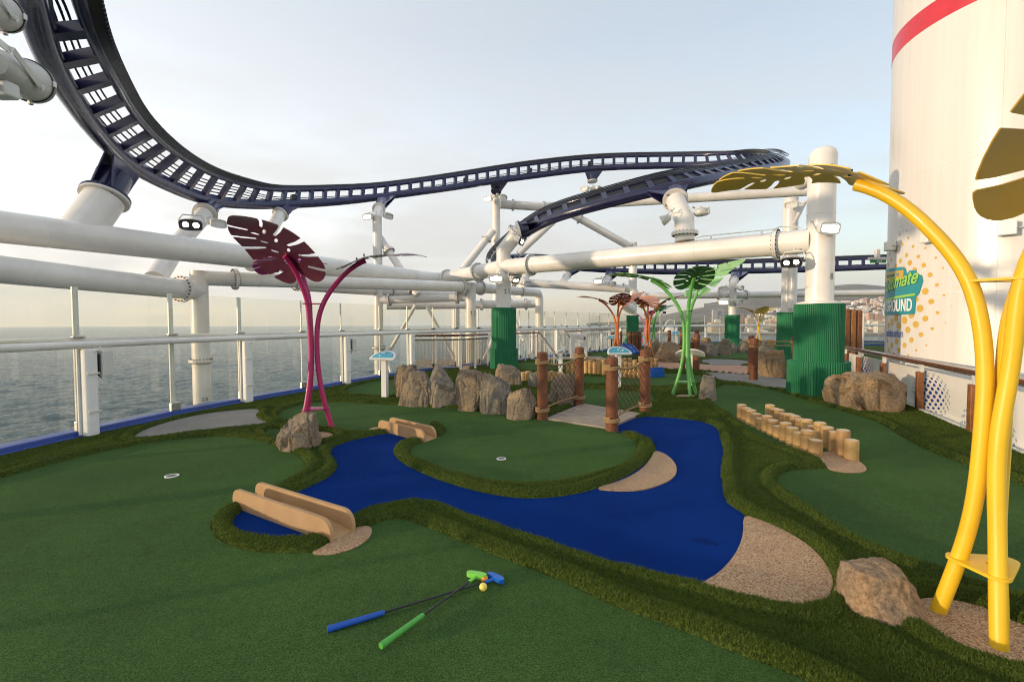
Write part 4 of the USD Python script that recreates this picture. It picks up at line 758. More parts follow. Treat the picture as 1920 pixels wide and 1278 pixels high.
# ================================================================ floodlights
def flood_proto(name, label, lit, loc, look, s):
    """built at its place: housing faces 'look'"""
    x, y, z = frame(look, (0, 0, 1)); o = np.asarray(loc, float); t = thing(name, label, 'floodlight', o)
    def tr_(g): v, f = geo_of(g); v = v * s; return o + v[:, :1] * x + v[:, 1:2] * y + v[:, 2:] * z, f
    pl = Polygon(chaikin([(-0.5, -0.3), (0.5, -0.3), (0.55, 0), (0.5, 0.3), (-0.5, 0.3), (-0.55, 0)], 2))
    hs = []
    for zz, sc in ((-0.5, 0.35), (-0.42, 0.6), (-0.2, 0.85), (0.0, 0.95)):
        c = np.array(pl.exterior.coords)[:-1] * sc; hs.append(np.c_[c, np.full(len(c), zz)])
    n = len(hs[0]); V_ = np.vstack(hs + [[[0, 0, -0.52]]]); F_ = []
    for k in range(3):
        for j in range(n): F_.append([k * n + j, k * n + (j + 1) % n, (k + 1) * n + (j + 1) % n, (k + 1) * n + j])
    F3 = [[len(V_) - 1, (j + 1) % n, j] for j in range(n)]
    v0, f0 = geo_of((V_, np.array(F_))); part('housing', tr_((v0, np.vstack([f0, F3]))), M_lampbody, t, smooth=40)
    bz = pl.difference(pl.buffer(-0.08)); v, f = extrude2(bz, 0.14); part('bezel', tr_((v - [0, 0, 0.01], f)), M_lampdark if lit == 2 else M_lampbody, t)
    v, f = extrude2(pl.buffer(-0.075), 0.03); gl = part('lens', tr_((v + [0, 0, 0.02], f)), M_lampdark if lit == 2 else M_lens, t, smooth=False)
    if lit == 1: v, f = extrude2(pl.buffer(-0.13), 0.03); part('lamp', tr_((v + [0, 0, 0.025], f)), M_lit, t, smooth=False)
    if lit == 2:
        for q_ in (-0.24, 0.24): part('lamp', tr_(tube([[q_, 0, 0.04], [q_, 0, 0.062]], 0.15, 20)), M_lit, t)
    part('yoke', tr_([tube([[-0.58, 0, -0.15], [-0.6, 0.1, -0.45], [-0.45, 0.3, -0.7], [0.45, 0.3, -0.7], [0.6, 0.1, -0.45], [0.58, 0, -0.15]], 0.035, 6), tube([[0, 0.3, -0.7], [0, 0.4, -0.95]], 0.06, 8)]), M_lampbody, t)
    return t
def dirc(a, e): return (math.cos(math.radians(e)) * math.sin(math.radians(a)), -math.cos(math.radians(e)) * math.cos(math.radians(a)), math.sin(math.radians(e)))
FL = [(358, 421, 11.9, 1 + 1, dirc(25, -28), 0.46, 'black rimmed twin floodlight glowing on the slanting white stub'), (409, 419, 13.0, 0, dirc(60, -10), 0.40, 'unlit pale floodlight just left of the magenta leaf'),
      (690, 406, 17.0, 1, dirc(-30, -20), 0.40, 'lit floodlight left of the slim column head'), (728, 405, 17.0, 0, dirc(60, -15), 0.38, 'unlit floodlight right of the slim column head'),
      (915, 373, 25.4, 1, dirc(-35, -15), 0.50, 'lit floodlight left of the tall thin column head'), (944, 370, 25.4, 0, dirc(55, -10), 0.50, 'unlit floodlight right of the tall thin column head'),
      (1096, 354, 26.4, 0, dirc(-50, 0), 0.50, 'floodlight left of the short coaster stub'), (1123, 354, 26.4, 0, dirc(50, -10), 0.50, 'floodlight right of the short coaster stub'),
      (1244, 413, 11.5, 0, dirc(-115, -25), 0.36, 'floodlight turned away, left of the bent white pipe'), (1316, 397, 11.5, 0, dirc(120, 10), 0.36, 'floodlight turned away, right of the bent white pipe'),
      (1553, 428, 9.4, 1, dirc(10, -12), 0.42, 'large glowing floodlight on the thickest column'), (1484, 491, 9.6, 2, dirc(-45, -32), 0.36, 'black faced twin floodlight under the end of the long beam'),
      (1483, 384, 18.0, 0, dirc(-40, -10), 0.42, 'small floodlight at the column head behind the yellow leaf'), (930, 522, 14.8, 1, dirc(5, -10), 0.40, 'glowing floodlight on the front of column 13'),
      (966, 525, 14.9, 2, dirc(60, -35), 0.38, 'dark faced floodlight right of column 13'), (968, 516, 15.4, 0, dirc(150, 5), 0.34, 'pale floodlight behind the dark faced one at column 13'), (977, 452, 14.7, 2, dirc(75, -20), 0.42, 'floodlight on the bent head of column 13'),
      (1122, 527, 25.3, 1, dirc(-35, -10), 0.5, 'lit floodlight left of the small far track support'), (1149, 532, 25.3, 0, dirc(50, -20), 0.48, 'unlit floodlight right of the small far track support'),
      (1357, 542, 24.6, 0, dirc(-40, -5), 0.48, 'upper left floodlight of four on the far sleeved column'), (1390, 540, 24.6, 0, dirc(45, -5), 0.48, 'upper right floodlight of four on the far sleeved column'),
      (1357, 566, 24.6, 1, dirc(-30, -15), 0.48, 'lower left, glowing floodlight of four on the far sleeved column'), (1387, 566, 24.6, 0, dirc(40, -15), 0.48, 'lower right floodlight of four on the far sleeved column'), (988, 530, 24.8, 0, dirc(40, -25), 0.45, 'small floodlight half hidden below the long beam')]
for px, py, d, lit, look, s, lab in FL: flood_proto('floodlight', lab, lit, D(px, py, d), look, s)
# the big drum lamps at the top left corner
def drum(px0, py0, px1, py1, d0, d1, r, label, lit):
    a, b_ = D(px0, py0, d0), D(px1, py1, d1); ax = b_ - a; L = np.linalg.norm(ax); ax /= L; t = thing('drum_floodlight', label, 'floodlight', a)
    part('drum', lathe([(0.001, -0.02), (r * 0.55, 0), (r * 0.72, L * 0.12), (r * 0.82, L * 0.5), (r, L * 0.92), (r, L)], 36, a, ax), P('grey_drum_paint', (0.46, 0.455, 0.41), 0.35, var=0.08, vs=6), t, smooth=40)
    part('rim', lathe([(r * 0.93, L * 0.965), (r * 1.07, L * 0.965), (r * 1.07, L * 1.05), (r * 0.93, L * 1.05)], 36, a, ax), M_lampdark, t)
    part('lens', lathe([(0.001, L * 1.01), (r * 0.94, L * 1.005)], 36, a, ax), M_lens if not lit else M_lit, t)
    x, y, z = frame(ax, (0.3, -0.6, 1))
    part('yoke', [tube([a + ax * L * 0.55 + y * s_ * r * 1.0, a + ax * L * 0.2 + y * s_ * r * 1.12 , a - ax * L * 0.9 + y * s_ * r * 0.9 + np.array([0, 0, 0.1])], 1.0, prof=np.array([(-0.025, -0.006), (0.025, -0.006), (0.025, 0.006), (-0.025, 0.006)])) for s_ in (-1, 1)] + [tube([a + ax * L * .55 + y * s_ * r * .98, a + ax * L * .55 + y * s_ * r * 1.16], 0.03, 8) for s_ in (-1, 1)], M_lampbody, t)
    cd = np.array([0, 0, CAMH]) - a; cd -= (cd @ ax) * ax; cd /= np.linalg.norm(cd); q0 = a + ax * L * 0.62 + cd * r * 0.98; part('strap', [bar(q0, q0 - ax * L * 0.75 + np.array([0, 0, 0.16]), 0.035, 0.010, cd), tube([q0 - cd * 0.02, q0 + cd * 0.02], 0.022, 10)], M_lampbody, t)
    dn = np.array([0, 0, -1.0]) + ax * ax[2]; dn /= np.linalg.norm(dn); part('gear_box', rbox(a + ax * L * 0.2 + dn * r * 1.05, (0.15, 0.11, 0.11), 0.02), M_lampbody, t); [part('latch', rbox(a + ax * L * 0.97 + q_ * r * 1.03, (0.03, 0.03, 0.05), 0.006), M_steel, t) for q_ in (x, -x, dn)]
drum(-16, 116, 54, 152, 3.35, 3.85, 0.15, 'large drum floodlight hanging at the upper left beside the track', False)
drum(-50, 0, 4, 24, 3.5, 3.85, 0.13, 'drum floodlight cut by the upper left corner', False)

# ================================================================ giant leaf plants
def leaf_shape():
    half = [(0.02, 0.0), (-0.10, 0.05), (-0.20, 0.16), (-0.20, 0.30), (-0.10, 0.42), (0.05, 0.50), (0.25, 0.53), (0.48, 0.50), (0.70, 0.41), (0.87, 0.27), (0.98, 0.10), (1.01, 0.0)]
    out = np.array(half + [(x, -y) for x, y in half[::-1][1:-1]]); P_ = Polygon(chaikin(out, 3))
    cuts = []
    for sg in (1, -1):
        for x0, y0, x1, y1, w0, w1 in ((0.02, 0.20, -0.06, 0.62, 0.011, 0.024), (0.20, 0.20, 0.24, 0.66, 0.011, 0.026), (0.38, 0.19, 0.50, 0.62, 0.011, 0.024), (0.56, 0.15, 0.76, 0.50, 0.010, 0.022), (0.72, 0.11, 0.95, 0.33, 0.009, 0.018)):
            d = np.array([x1 - x0, y1 - y0]); n = np.array([-d[1], d[0]]) / np.linalg.norm(d)
            m_ = np.array([x0 + d[0] * .5, y0 + d[1] * .5]) + n * 0.025
            ln = chaikin(np.array([(x0, y0), m_, (x1, y1)]), 2, False); k = len(ln)
            wv = np.linspace(w0, w1, k); nn = np.gradient(ln, axis=0); nn = np.stack([-nn[:, 1], nn[:, 0]], 1); nn /= np.linalg.norm(nn, axis=1, keepdims=True)
            pg = Polygon(np.vstack([ln + nn * wv[:, None], (ln - nn * wv[:, None])[::-1]]) * [1, sg]).buffer(0.006)
            cuts.append(pg)
        for x0, y0 in ((0.12, 0.13), (0.30, 0.12), (0.48, 0.10), (0.64, 0.075)):
            an = np.linspace(0, 2 * np.pi, 14, endpoint=False); e = np.stack([0.052 * np.cos(an), 0.02 * np.sin(an)], 1); c, s_ = math.cos(1.0), math.sin(1.0)
            e = np.stack([x0 + e[:, 0] * c - e[:, 1] * s_, y0 + e[:, 0] * s_ + e[:, 1] * c], 1); cuts.append(Polygon(e * [1, sg]))
    R = P_.difference(unary_union(cuts)).buffer(-0.008).buffer(0.008)
    return max(R.geoms, key=lambda g: g.area) if R.geom_type == 'MultiPolygon' else R
LEAF = leaf_shape(); LV, LF = extrude2(LEAF.simplify(0.003), 0.007, 0.06); pass
def plant(px, base, cols, label, azs, name='giant_leaf_plant', lens=(1.25, 1.25, 1.25), inc=(0.62, 0.62, 0.62), H=2.5, r0=0.27, reach=(0.72, 0.72, 0.72), skip=(), tube_r=0.034, leafmats=None, feet=None, wid=(0.74, 0.74, 0.74), roll=(0, 0, 0), back=(0.18, 0.18, 0.18)):
    p = np.asarray(base, float); t = thing(name, label, 'leaf plant sculpture', p)
    ms = cols
    for k, az in enumerate(azs):
        a = math.radians(az); d = np.array([math.cos(a), math.sin(a), 0]); fd = d if feet is None else np.array([math.cos(math.radians(feet[k])), math.sin(math.radians(feet[k])), 0]); rc = reach[k]
        rk = r0 if np.isscalar(r0) else r0[k]; prof = [(rk, 0.0, fd), (rk * 0.74, 0.22, fd), (rk * 0.42, 0.55, fd), (0.050, 1.0, fd), (0.048, 1.35, d), (0.05 + 0.03 * rc, 1.58, d), (0.21 * rc, 1.83, d), (0.43 * rc, 2.08, d), (0.72 * rc, 2.30, d), (rc, 2.42, d)]
        pts = np.array([p + q_ * r + [0, 0, z * H / 2.5] for r, z, q_ in prof]); pts = spline(pts, 40); pts[:, 2] = np.maximum(pts[:, 2], p[2] - 0.02)
        end = pts[-1]; tg_ = (pts[-1] - pts[-4]); i0 = math.atan2(tg_[2], np.hypot(tg_[0], tg_[1])) if inc[k] is None else inc[k] * 0.92
        part('stem', tube(np.vstack([[pts[0] - [0, 0, 0.03]], pts]), tube_r, 18), ms, t, smooth=60)
        if k in skip: continue
        L = lens[k]; x, y, z = LV[:, 0] * L, LV[:, 1] * L * wid[k], LV[:, 2]
        x0 = -0.05 * L; s = x; kc = 0.62 / L; th = i0 - kc * s
        # walk along a circular arc in the vertical plane of d
        X = (np.sin(i0) - np.sin(i0 - kc * s)) / kc; Z = (np.cos(i0 - kc * s) - np.cos(i0)) / kc
        sd_ = np.array([-d[1], d[0], math.tan(roll[k])]); nrm = -np.sin(th)[:, None] * d + np.cos(th)[:, None] * np.array([0, 0, 1.0])
        cupz = -0.10 * y ** 2 / L + 0.012 * np.sin(9 * x / L + 4 * y / L)
        o = end + np.array([0, 0, tube_r + 0.006]) - d * back[k]
        o = o - np.array([0, 0, back[k] * math.tan(i0) * 0.9])
        q_ = o + X[:, None] * d + np.array([0, 0, 1.0]) * Z[:, None] + y[:, None] * sd_ + nrm * (cupz + z)[:, None]
        lf = part('leaf', (q_, LF), (leafmats[k] if leafmats else ms), t, smooth=30)
        part('fixing_bolts', [tube([o + X_ * d + [0, 0, Z_ - 0.015], o + X_ * d + [0, 0, Z_ + 0.02]], 0.012, 8) for X_, Z_ in ((0.06, 0.045), (0.16, 0.10))], M_bolt, lf, kind='stuff')
    # spreader plates
    def plate(z, r, hole, nm):
        an = [math.radians(a) for a in (azs if feet is None or z > 1.2 else feet)]; ring = np.array([[p[0] + r * math.cos(a + s_ * 0.0), p[1] + r * math.sin(a), 0] for a in sorted(an) for s_ in (0,)])[:, :2]
        tri = Polygon(ring)
        tri = tri.buffer(0.05, join_style=1)
        if hole: tri = tri.difference(Point(p[0], p[1]).buffer(0.022))
        v, f = extrude2(tri, 0.014); part(nm, (v + [0, 0, z], f), ms, t, smooth=25)
    plate(0.30, (r0 if np.isscalar(r0) else r0[0]) * 0.62, True, 'lower_plate')
    an = np.linspace(0, 2 * np.pi, 25); zc = 1.80 * H / 2.5
    rr = 0.135
    for i in range(3):
        a, b_ = math.radians(azs[i]), math.radians(azs[(i + 1) % 3]); q1, q2 = p + [rr * math.cos(a), rr * math.sin(a), zc], p + [rr * math.cos(b_), rr * math.sin(b_), zc]
        part('cross_bar', bar(q1, q2, 0.05, 0.012), ms, t, smooth=False)
    return t
def paint(nm, c, c2=None): return P(nm, c, 0.42, var=0.06, vs=3, coat=0.08)
MY = paint('yellow_plant_paint', (0.78, 0.48, 0.015)); MMg = paint('magenta_plant_paint', (0.40, 0.012, 0.11)); MGr = paint('light_green_plant_paint', (0.13, 0.40, 0.09)); MOr = paint('orange_plant_paint', (0.66, 0.17, 0.02)); MPk = paint('pink_plant_paint', (0.66, 0.06, 0.30))
MMl = paint('shaded_magenta_leaf_paint', (0.075, 0.007, 0.022)); MPl = paint('lit_magenta_leaf_paint', (0.52, 0.05, 0.30)); MGd = paint('shaded_green_leaf_paint', (0.03, 0.12, 0.03)); MGl = paint('lit_green_leaf_paint', (0.25, 0.50, 0.16)); MOd = paint('shaded_orange_leaf_paint', (0.30, 0.06, 0.015)); MOp = paint('lit_orange_leaf_paint', (0.72, 0.28, 0.14)); MYk = paint('shaded_yellow_leaf_paint', (0.44, 0.26, 0.015)); MYd = paint('lit_yellow_leaf_paint', (0.78, 0.50, 0.06))  # leaf colours of each plant split into lit and shaded tones
yb = (G(1770, 1160) + G(1866, 1232) + G(1883, 1187)) / 3; yb = np.array([2.345, 2.28, 0.0])
plant(0, yb, MY, 'nearest plant sculpture, bright yellow, rising from a pebble patch', (128, 276, 20), leafmats=[MYd, MYk, MYd], lens=(0.92, 1.0, 1.0), wid=(0.66, 1.05, 0.74), back=(0.03, 0.18, 0.18), H=2.36, reach=(0.60, 0.44, 0.9), inc=(0.47, 1.0, 0.4), r0=(0.19, 0.20, 0.09), feet=(142, 234, 20))  # second leaf takes the darkened yellow, shade of its underside put into colour
plant(0, G(591, 806), MMg, 'magenta plant sculpture with a leaf coloured as in shade behind the craggy rock', (150, 240, 8), leafmats=[MPl, MMl, MMl], H=2.46, r0=0.24, lens=(1.0, 1.03, 1.05), wid=(0.8, 1.2, 0.74), roll=(0, 0, 0.15), inc=(0.15, 0.95, 0.42), reach=(0.36, 0.42, 0.72))  # maroon is the magenta darkened for the shaded underside
plant(0, G(1286, 743), MGr, 'light green plant sculpture with one leaf coloured as shaded and one as lit', (168, 268, 20), leafmats=[MGr, MGd, MGl], H=2.42, lens=(1.1, 0.72, 1.3), wid=(0.74, 1.0, 0.66), inc=(0.5, 0.75, 0.86), reach=(0.68, 0.4, 0.5))  # dark and pale greens stand in for shaded and sunlit leaf sides
plant(0, D(1157, 606, 18.6) * [1, 1, 0], MOr, 'orange plant sculpture with a front leaf coloured as shaded, behind the middle sign', (175, 272, 30), leafmats=[MOp, MOd, MOp], H=2.45, lens=(1.1, 0.8, 1.1), wid=(0.74, 1.0, 0.7), inc=(0.5, 0.75, 0.8), reach=(0.7, 0.4, 0.55))  # rust and peach are the orange coloured for shade and sun
plant(0, D(1215, 606, 19.4) * [1, 1, 0], MOr, 'orange plant sculpture with a rear leaf coloured as lit, left of the tan rocks', (195, 75, 335), leafmats=[MOd, MOp, MOd], H=2.42, lens=(0.9, 1.0, 1.1), wid=(0.9, 0.9, 0.6), inc=(0.7, 0.8, 0.6), reach=(0.4, 0.45, 0.7))
plant(0, D(1210, 606, 31) * [1, 1, 0], MPk, 'small far pink plant sculpture behind the two orange ones', (170, 290, 50), leafmats=[MPl, MMl, MPl], H=2.2, lens=(1, 0.8, 1))
plant(0, D(1226, 606, 28) * [1, 1, 0], MGr, 'far green plant sculpture hidden behind the second orange one', (150, 280, 20), leafmats=[MGl, MGd, MGd], H=2.4, lens=(1, 0.8, 1))
plant(0, D(1423, 606, 32) * [1, 1, 0], MY, 'far yellow plant sculpture right of the far green column', (170, 268, 12), leafmats=[MYd, MYd, MYd], H=2.35, lens=(1.1, 0.8, 1.1), wid=(0.74, 1.0, 0.7), inc=(0.6, 0.85, 0.6), reach=(0.6, 0.4, 0.7))

# ================================================================ rope bridge
br = thing('rope_bridge', 'small plank bridge with four brown posts and rope net sides', 'footbridge', G(1110, 785))
bA, bB, bC, bD = G(1017, 786), G(1086, 760), G(1147, 807), G(1209, 776)
def wpost(t, p, r, h, seed, name='post', sides=28):
    z = np.concatenate([[-0.03], np.linspace(0.02, h - 0.05, 14), [h - 0.02, h - 0.004, h]]); an = np.linspace(0, 2 * np.pi, sides, endpoint=False); rows = []
    for i, zz in enumerate(z):
        tp = 1.0 if zz < h - 0.04 else (0.95 if zz < h - 0.012 else (0.84 if zz < h - 0.002 else 0.6))
        q_ = np.stack([np.cos(an), np.sin(an), np.full(sides, zz)], 1); nz = meshkit.fbm(q_ * [2.2, 2.2, 3.0] + seed * 7.3, 3, seed) - 0.5
        rr = r * tp * (1 + 0.16 * nz); rows.append(np.stack([p[0] + rr * np.cos(an), p[1] + rr * np.sin(an), p[2] + np.full(sides, zz)], 1))
    V_ = np.vstack(rows + [[[p[0], p[1], p[2] + h]]]); n = sides; k = len(z); F_ = []
    j = np.arange(n); j2 = (j + 1) % n
    for i in range(k - 1): F_ += [np.stack([i * n + j, i * n + j2, (i + 1) * n + j2], 1), np.stack([i * n + j, (i + 1) * n + j2, (i + 1) * n + j], 1)]
    F_.append(np.stack([np.full(n, len(V_) - 1), (k - 1) * n + j, (k - 1) * n + j2], 1)); return part(name, (V_, np.vstack(F_)), M_postwood, t, smooth=50)
def wrap(t, p, r, z, turns=2.6, rr=0.014):
    a = np.linspace(0, 2 * np.pi * turns, int(22 * turns)); a = a + 0.5
    part('rope_wrap', tube(np.stack([p[0] + (r + rr) * np.cos(a), p[1] + (r + rr) * np.sin(a), p[2] + z + rr * 1.9 * a / (2 * np.pi) + 0.006 * np.sin(a)], 1), rr, 7), M_rope, t, smooth=60)
for i, (p, h) in enumerate(((bA, 1.05), (bB, 1.06), (bC, 1.03), (bD, 1.06))):
    wpost(br, p, 0.083, h, i + 1); wrap(br, p, 0.086, h - 0.19); wrap(br, p, 0.086, 0.12)
def twisted(t, pts, r, nm):
    pts = spline(pts, 60); tg_ = np.gradient(pts, axis=0); tg_ /= np.linalg.norm(tg_, axis=1, keepdims=True); s = np.linspace(0, 1, 60); g = []
    u = np.cross(tg_, [0.3, 0.2, 1]); u /= np.linalg.norm(u, axis=1, keepdims=True); w = np.cross(tg_, u)
    for ph in (0, 2.1, 4.2):
        a = s[:, None] * 80 + ph; g.append(tube(pts + r * 0.55 * (np.cos(a) * u + np.sin(a) * w), r * 0.6, 6))
    part(nm, g, M_rope, t, smooth=60)
def net(t, a, b_, zt, sag, zb, seed):
    a, b_ = np.array(a), np.array(b_); d = b_ - a; top = lambda s: a + d * s + np.array([0, 0, zt - sag * 4 * s * (1 - s)]); bot = lambda s: a + d * s + np.array([0, 0, zb + 0.03 * math.sin(3 * s)])
    twisted(t, [top(s) for s in np.linspace(0.03, 0.97, 9)], 0.016, 'top_rope'); twisted(t, [bot(s) for s in np.linspace(0.03, 0.97, 9)], 0.014, 'bottom_rope')
    g = []; n = 9; rgl = np.random.default_rng(seed)
    def P2(s, v): s = min(max(s, 0.02), 0.98); return bot(s) * (1 - v) + top(s) * v
    H = 1.0
    for k in range(-n, 2 * n):
        for sg in (1, -1):
            pp = []
            for v in np.linspace(0, 1, 13):
                s = (k + 0.5) / n + sg * (v - 0.5) * 0.62
                if -0.0 <= s <= 1.0: pp.append(P2(s, v) + rgl.normal(size=3) * 0.003)
            if len(pp) > 2: g.append(tube(np.array(pp), 0.0042, 5, cap=False))
    part('net', g, M_net, t, smooth=60, kind='stuff')
up3 = np.array([0, 0, 1.0])
net(br, bA, bB, 0.90, 0.10, 0.16, 3); net(br, bC, bD, 0.90, 0.09, 0.16, 5)
fx = [G(1024, 787, 0.0), G(1141, 805, 0.0), G(1202, 778, 0.0), G(1092, 759, 0.0)]
npk = 9
for k in range(npk):
    s0, s1 = k / npk + 0.004, (k + 1) / npk - 0.004
    a0 = fx[0] + (fx[3] - fx[0]) * s0; a1 = fx[0] + (fx[3] - fx[0]) * s1; b0 = fx[1] + (fx[2] - fx[1]) * s0; b1 = fx[1] + (fx[2] - fx[1]) * s1
    v = np.array([a0, b0, b1, a1]); v = np.vstack([v + [0, 0, -0.02], v + [0, 0, 0.030 + 0.002 * (k % 3)]])
    part('plank', (v, np.array([[3, 2, 1, 0], [4, 5, 6, 7], [0, 1, 5, 4], [1, 2, 6, 5], [2, 3, 7, 6], [3, 0, 4, 7]])), M_deckwood, br, smooth=False)

# ================================================================ bamboo edgings
def bamboo_row(name, label, posts, seed):
    r_ = np.random.default_rng(seed); t = thing(name, label, 'bamboo edging', (posts[0][0], posts[0][1], 0))
    for k, (x, y, rad, h) in enumerate(posts):
        o = (x, y, 0); b_ = part('bamboo_post', lathe([(rad * 1.0, -0.03), (rad, h * 0.3), (rad * 0.99, h - 0.012), (rad * 0.96, h - 0.002), (rad * 0.88, h)], 28, o), M_bamboo[int(r_.integers(3))], t, smooth=50)
        part('end_cap', lathe([(rad * 0.9, h - 0.001), (rad * 0.72, h + 0.003), (rad * 0.66, h - 0.002), (0.0005, h - 0.003)], 24, o), M_bamtop, b_, smooth=40)
        if r_.random() < 0.6:
            zn = h * r_.choice([0.25, 0.5, 0.82]); part('node_ring', lathe([(rad * 0.99, zn - 0.006), (rad * 1.012, zn - 0.003), (rad * 1.012, zn + 0.003), (rad * 0.99, zn + 0.006)], 28, o), M_bamring, b_, smooth=40)
fr_top = [(1391, 758), (1394, 764), (1402, 768), (1408, 775), (1411, 786), (1424, 779), (1435.5, 787), (1444, 798.5), (1461, 792), (1476.5, 801), (1490.5, 810), (1512, 806), (1529.5, 824)]
bk_top = [(1444, 758.5), (1448, 765), (1457, 767.5), (1449, 774.5), (1464, 775.5), (1482, 779), (1469, 785), (1493, 786), (1503, 798), (1522, 791.5), (1539, 800), (1555, 809), (1577, 805.5), (1597, 824)]
def row_from(tops, p0, p1, rad, gap=0.0):
    out = []; n = len(tops)
    for k, (x, y) in enumerate(tops):
        r = ray(x, y); a = r[0] / r[1]; d = p1 - p0
        # where the picture column crosses the row's line on the deck
        t_ = (a * p0[1] - p0[0]) / (d[0] - a * d[1]) if abs(d[0] - a * d[1]) > 1e-6 else k / (n - 1)
        s = k / (n - 1); q_ = p0 + d * s; h = D(x, y, q_[1])[2]; out.append((q_[0], q_[1], rad, min(max(h, 0.18), 0.62)))
    return out
f1, f0 = D(1529.5, 824, 5.24), D(1391, 758, 7.25); b1_, b0_ = D(1597, 824, 5.12), D(1444, 758, 7.3)
def trow(tops, p0, p1, rad):
    n = len(tops); out = []
    for k, (x, y) in enumerate(tops):
        s = k / (n - 1); dd = p0[1] + (p1[1] - p0[1]) * s; q_ = D(x, y, dd); out.append((p0[0] + (p1[0] - p0[0]) * s, dd, rad, min(max(q_[2], 0.16), 0.6)))
    return out
bamboo_row('bamboo_edging', 'sunlit front bamboo row curving along the turf by the right putting carpet', trow(fr_top, f0, f1, 0.070), 1)
bamboo_row('bamboo_edging', 'rear bamboo row standing on the right putting carpet', trow(bk_top, b0_, b1_, 0.070), 2)
r3 = np.random.default_rng(4)
def prow(x0, x1, n, ytop, ybase0, ybase1, rad, jit):
    out = []
    for k in range(n):
        s = k / max(n - 1, 1); x = x0 + (x1 - x0) * s; g = G(x, ybase0 + (ybase1 - ybase0) * s); out.append((g[0], g[1], rad, max(D(x, ytop + r3.uniform(-jit, jit), g[1])[2], 0.1)))
    return out
bamboo_row('bamboo_edging', 'long bamboo row behind the rope bridge, nearest of two', prow(1065, 1198, 17, 676, 701, 709, 0.062, 4.5), 3)
bamboo_row('bamboo_edging', 'bamboo row behind the long one, beyond the rope bridge', prow(1092, 1230, 15, 671, 694, 697, 0.066, 4), 4)
bamboo_row('bamboo_edging', 'short bamboo row behind the round topped rock', prow(972, 1052, 10, 697, 716, 718, 0.07, 2.5), 5)
bamboo_row('bamboo_edging', 'far bamboo fence at the foot of the far yellow plant', prow(1387, 1452, 17, 637, 654, 655, 0.055, 1.5), 6)

# ================================================================ blue hole signs on white posts
def sign(px, ptop, d, label, face, w=0.50):
    p = D(px, ptop, d); base = np.array([p[0], d, 0.0]); t = thing('hole_sign', label, 'sign', base)
    f = np.array([math.sin(math.radians(face)), -math.cos(math.radians(face)), 0]); s = np.array([-f[1], f[0], 0]); h = p[2]
    part('post', box(base + [0, 0, (h - 0.05) / 2], (0.105, 0.105, h - 0.05), ax=[s, f, up3]), M_whiteflat, t, smooth=False)
    tilt = math.radians(62); n_ = f * math.cos(tilt) + up3 * math.sin(tilt); v_ = np.cross(n_, s); v_ = v_ / np.linalg.norm(v_)
    if v_[2] < 0: v_ = -v_
    c = base + [0, 0, h - 0.02]
    an = np.linspace(0, np.pi, 24); D_ = Polygon(np.vstack([np.stack([0.5 * np.cos(an), 0.5 * np.sin(an) - 0.2], 1), [[-0.5, -0.25], [0.5, -0.25]]])) if True else None
    D_ = D_.buffer(0.03)
    def put(poly, z, hgt):
        vv, ff = extrude2(poly, hgt); vv = vv * [w, w, 1]; return c + vv[:, :1] * s + vv[:, 1:2] * v_ + (vv[:, 2:] + z) * n_, ff
    part('board', put(D_, 0.0, 0.03), M_whiteflat, t, smooth=30); part('printed_face', put(D_.buffer(-0.07), 0.0305, 0.002), M_signblue, t, smooth=False)
    r_ = np.random.default_rng(int(px)); marks = unary_union([Point(x, y).buffer(rr) for x, y, rr in zip(r_.uniform(-0.3, 0.3, 7), r_.uniform(-0.12, 0.16, 7), r_.uniform(0.012, 0.04, 7))])
    part('printed_marks', put(marks, 0.0328, 0.001), M_print, t, smooth=False, kind='stuff')
sign(721, 666, 9.4, 'blue faced white sign left of the rock row', -14); sign(1159, 657, 10.6, 'blue faced white sign behind the right rope net', 8, 0.52)
sign(1051, 655, 12.8, 'white sign seen from its side between the net posts', -100, 0.5); sign(1294, 661, 11.0, 'white sign seen from behind at the green plant', 160, 0.62)
sign(1151, 631, 20.0, 'far pale sign left of the orange stems', -40, 0.6); sign(1269, 624, 28, 'far blue sign on white post by the brown post', 5, 0.7)

# ================================================================ brown rope posts on the far side
def rope_post(px, yt, d, label, r=0.085, wraps=(0.2,), group=None):
    p = D(px, yt, d); t = thing('rope_post', label, 'wooden post', (p[0], d, 0), group=group); wpost(t, (p[0], d, 0), r, p[2], int(px), 'shaft', 16)
    for z in wraps: wrap(t, (p[0], d, 0), r, p[2] - z, 1.6, 0.014)
rope_post(1414, 634, 12.3, 'nearest of the brown rope posts beside the tan boulder', 0.10, (0.24,)); rope_post(1409, 629, 13.6, 'brown post just behind the nearest rope post', 0.085, (0.2,)); rope_post(1490, 630, 13.5, 'brown post half hidden by the thick green sleeve', 0.085, (0.2,))
rr_ = thing('guard_ropes', 'two tan ropes strung between brown posts', 'rope', D(1450, 640, 13))
part('rope', tube(spline([D(1410, 637, 13.6), D(1450, 640, 13.6), D(1490, 639, 13.5)], 20), 0.016, 8), M_rope, rr_); part('rope', tube(spline([D(1414, 645, 12.3), D(1450, 648, 12.9), D(1490, 647, 13.5)], 20), 0.016, 8), M_rope, rr_)
for k, (px, yt, d, lab) in enumerate([(1280, 618, 15.0, 'tallest brown post left of the green plant'), (1307, 626, 14.6, 'brown post right of the green plant stems'), (1301, 632, 15.0, 'short brown post beside the one right of the green stems'), (1307, 619, 21, 'thin far brown post behind the pair by the green stems'), (1255, 619, 24, 'lone brown post left of the far blue sign')]):
    rope_post(px, yt, d, lab, 0.085, (0.16, 0.55))
for w_, px, yt in (('leftmost', 1148, 623), ('second', 1153, 622), ('third', 1158, 623.5), ('rightmost', 1164, 621)): rope_post(px, yt, 22.0, w_ + ' of the four brown posts left of the small blue slide', 0.062, (0.16, 0.9), 'brown posts left of the blue slide')
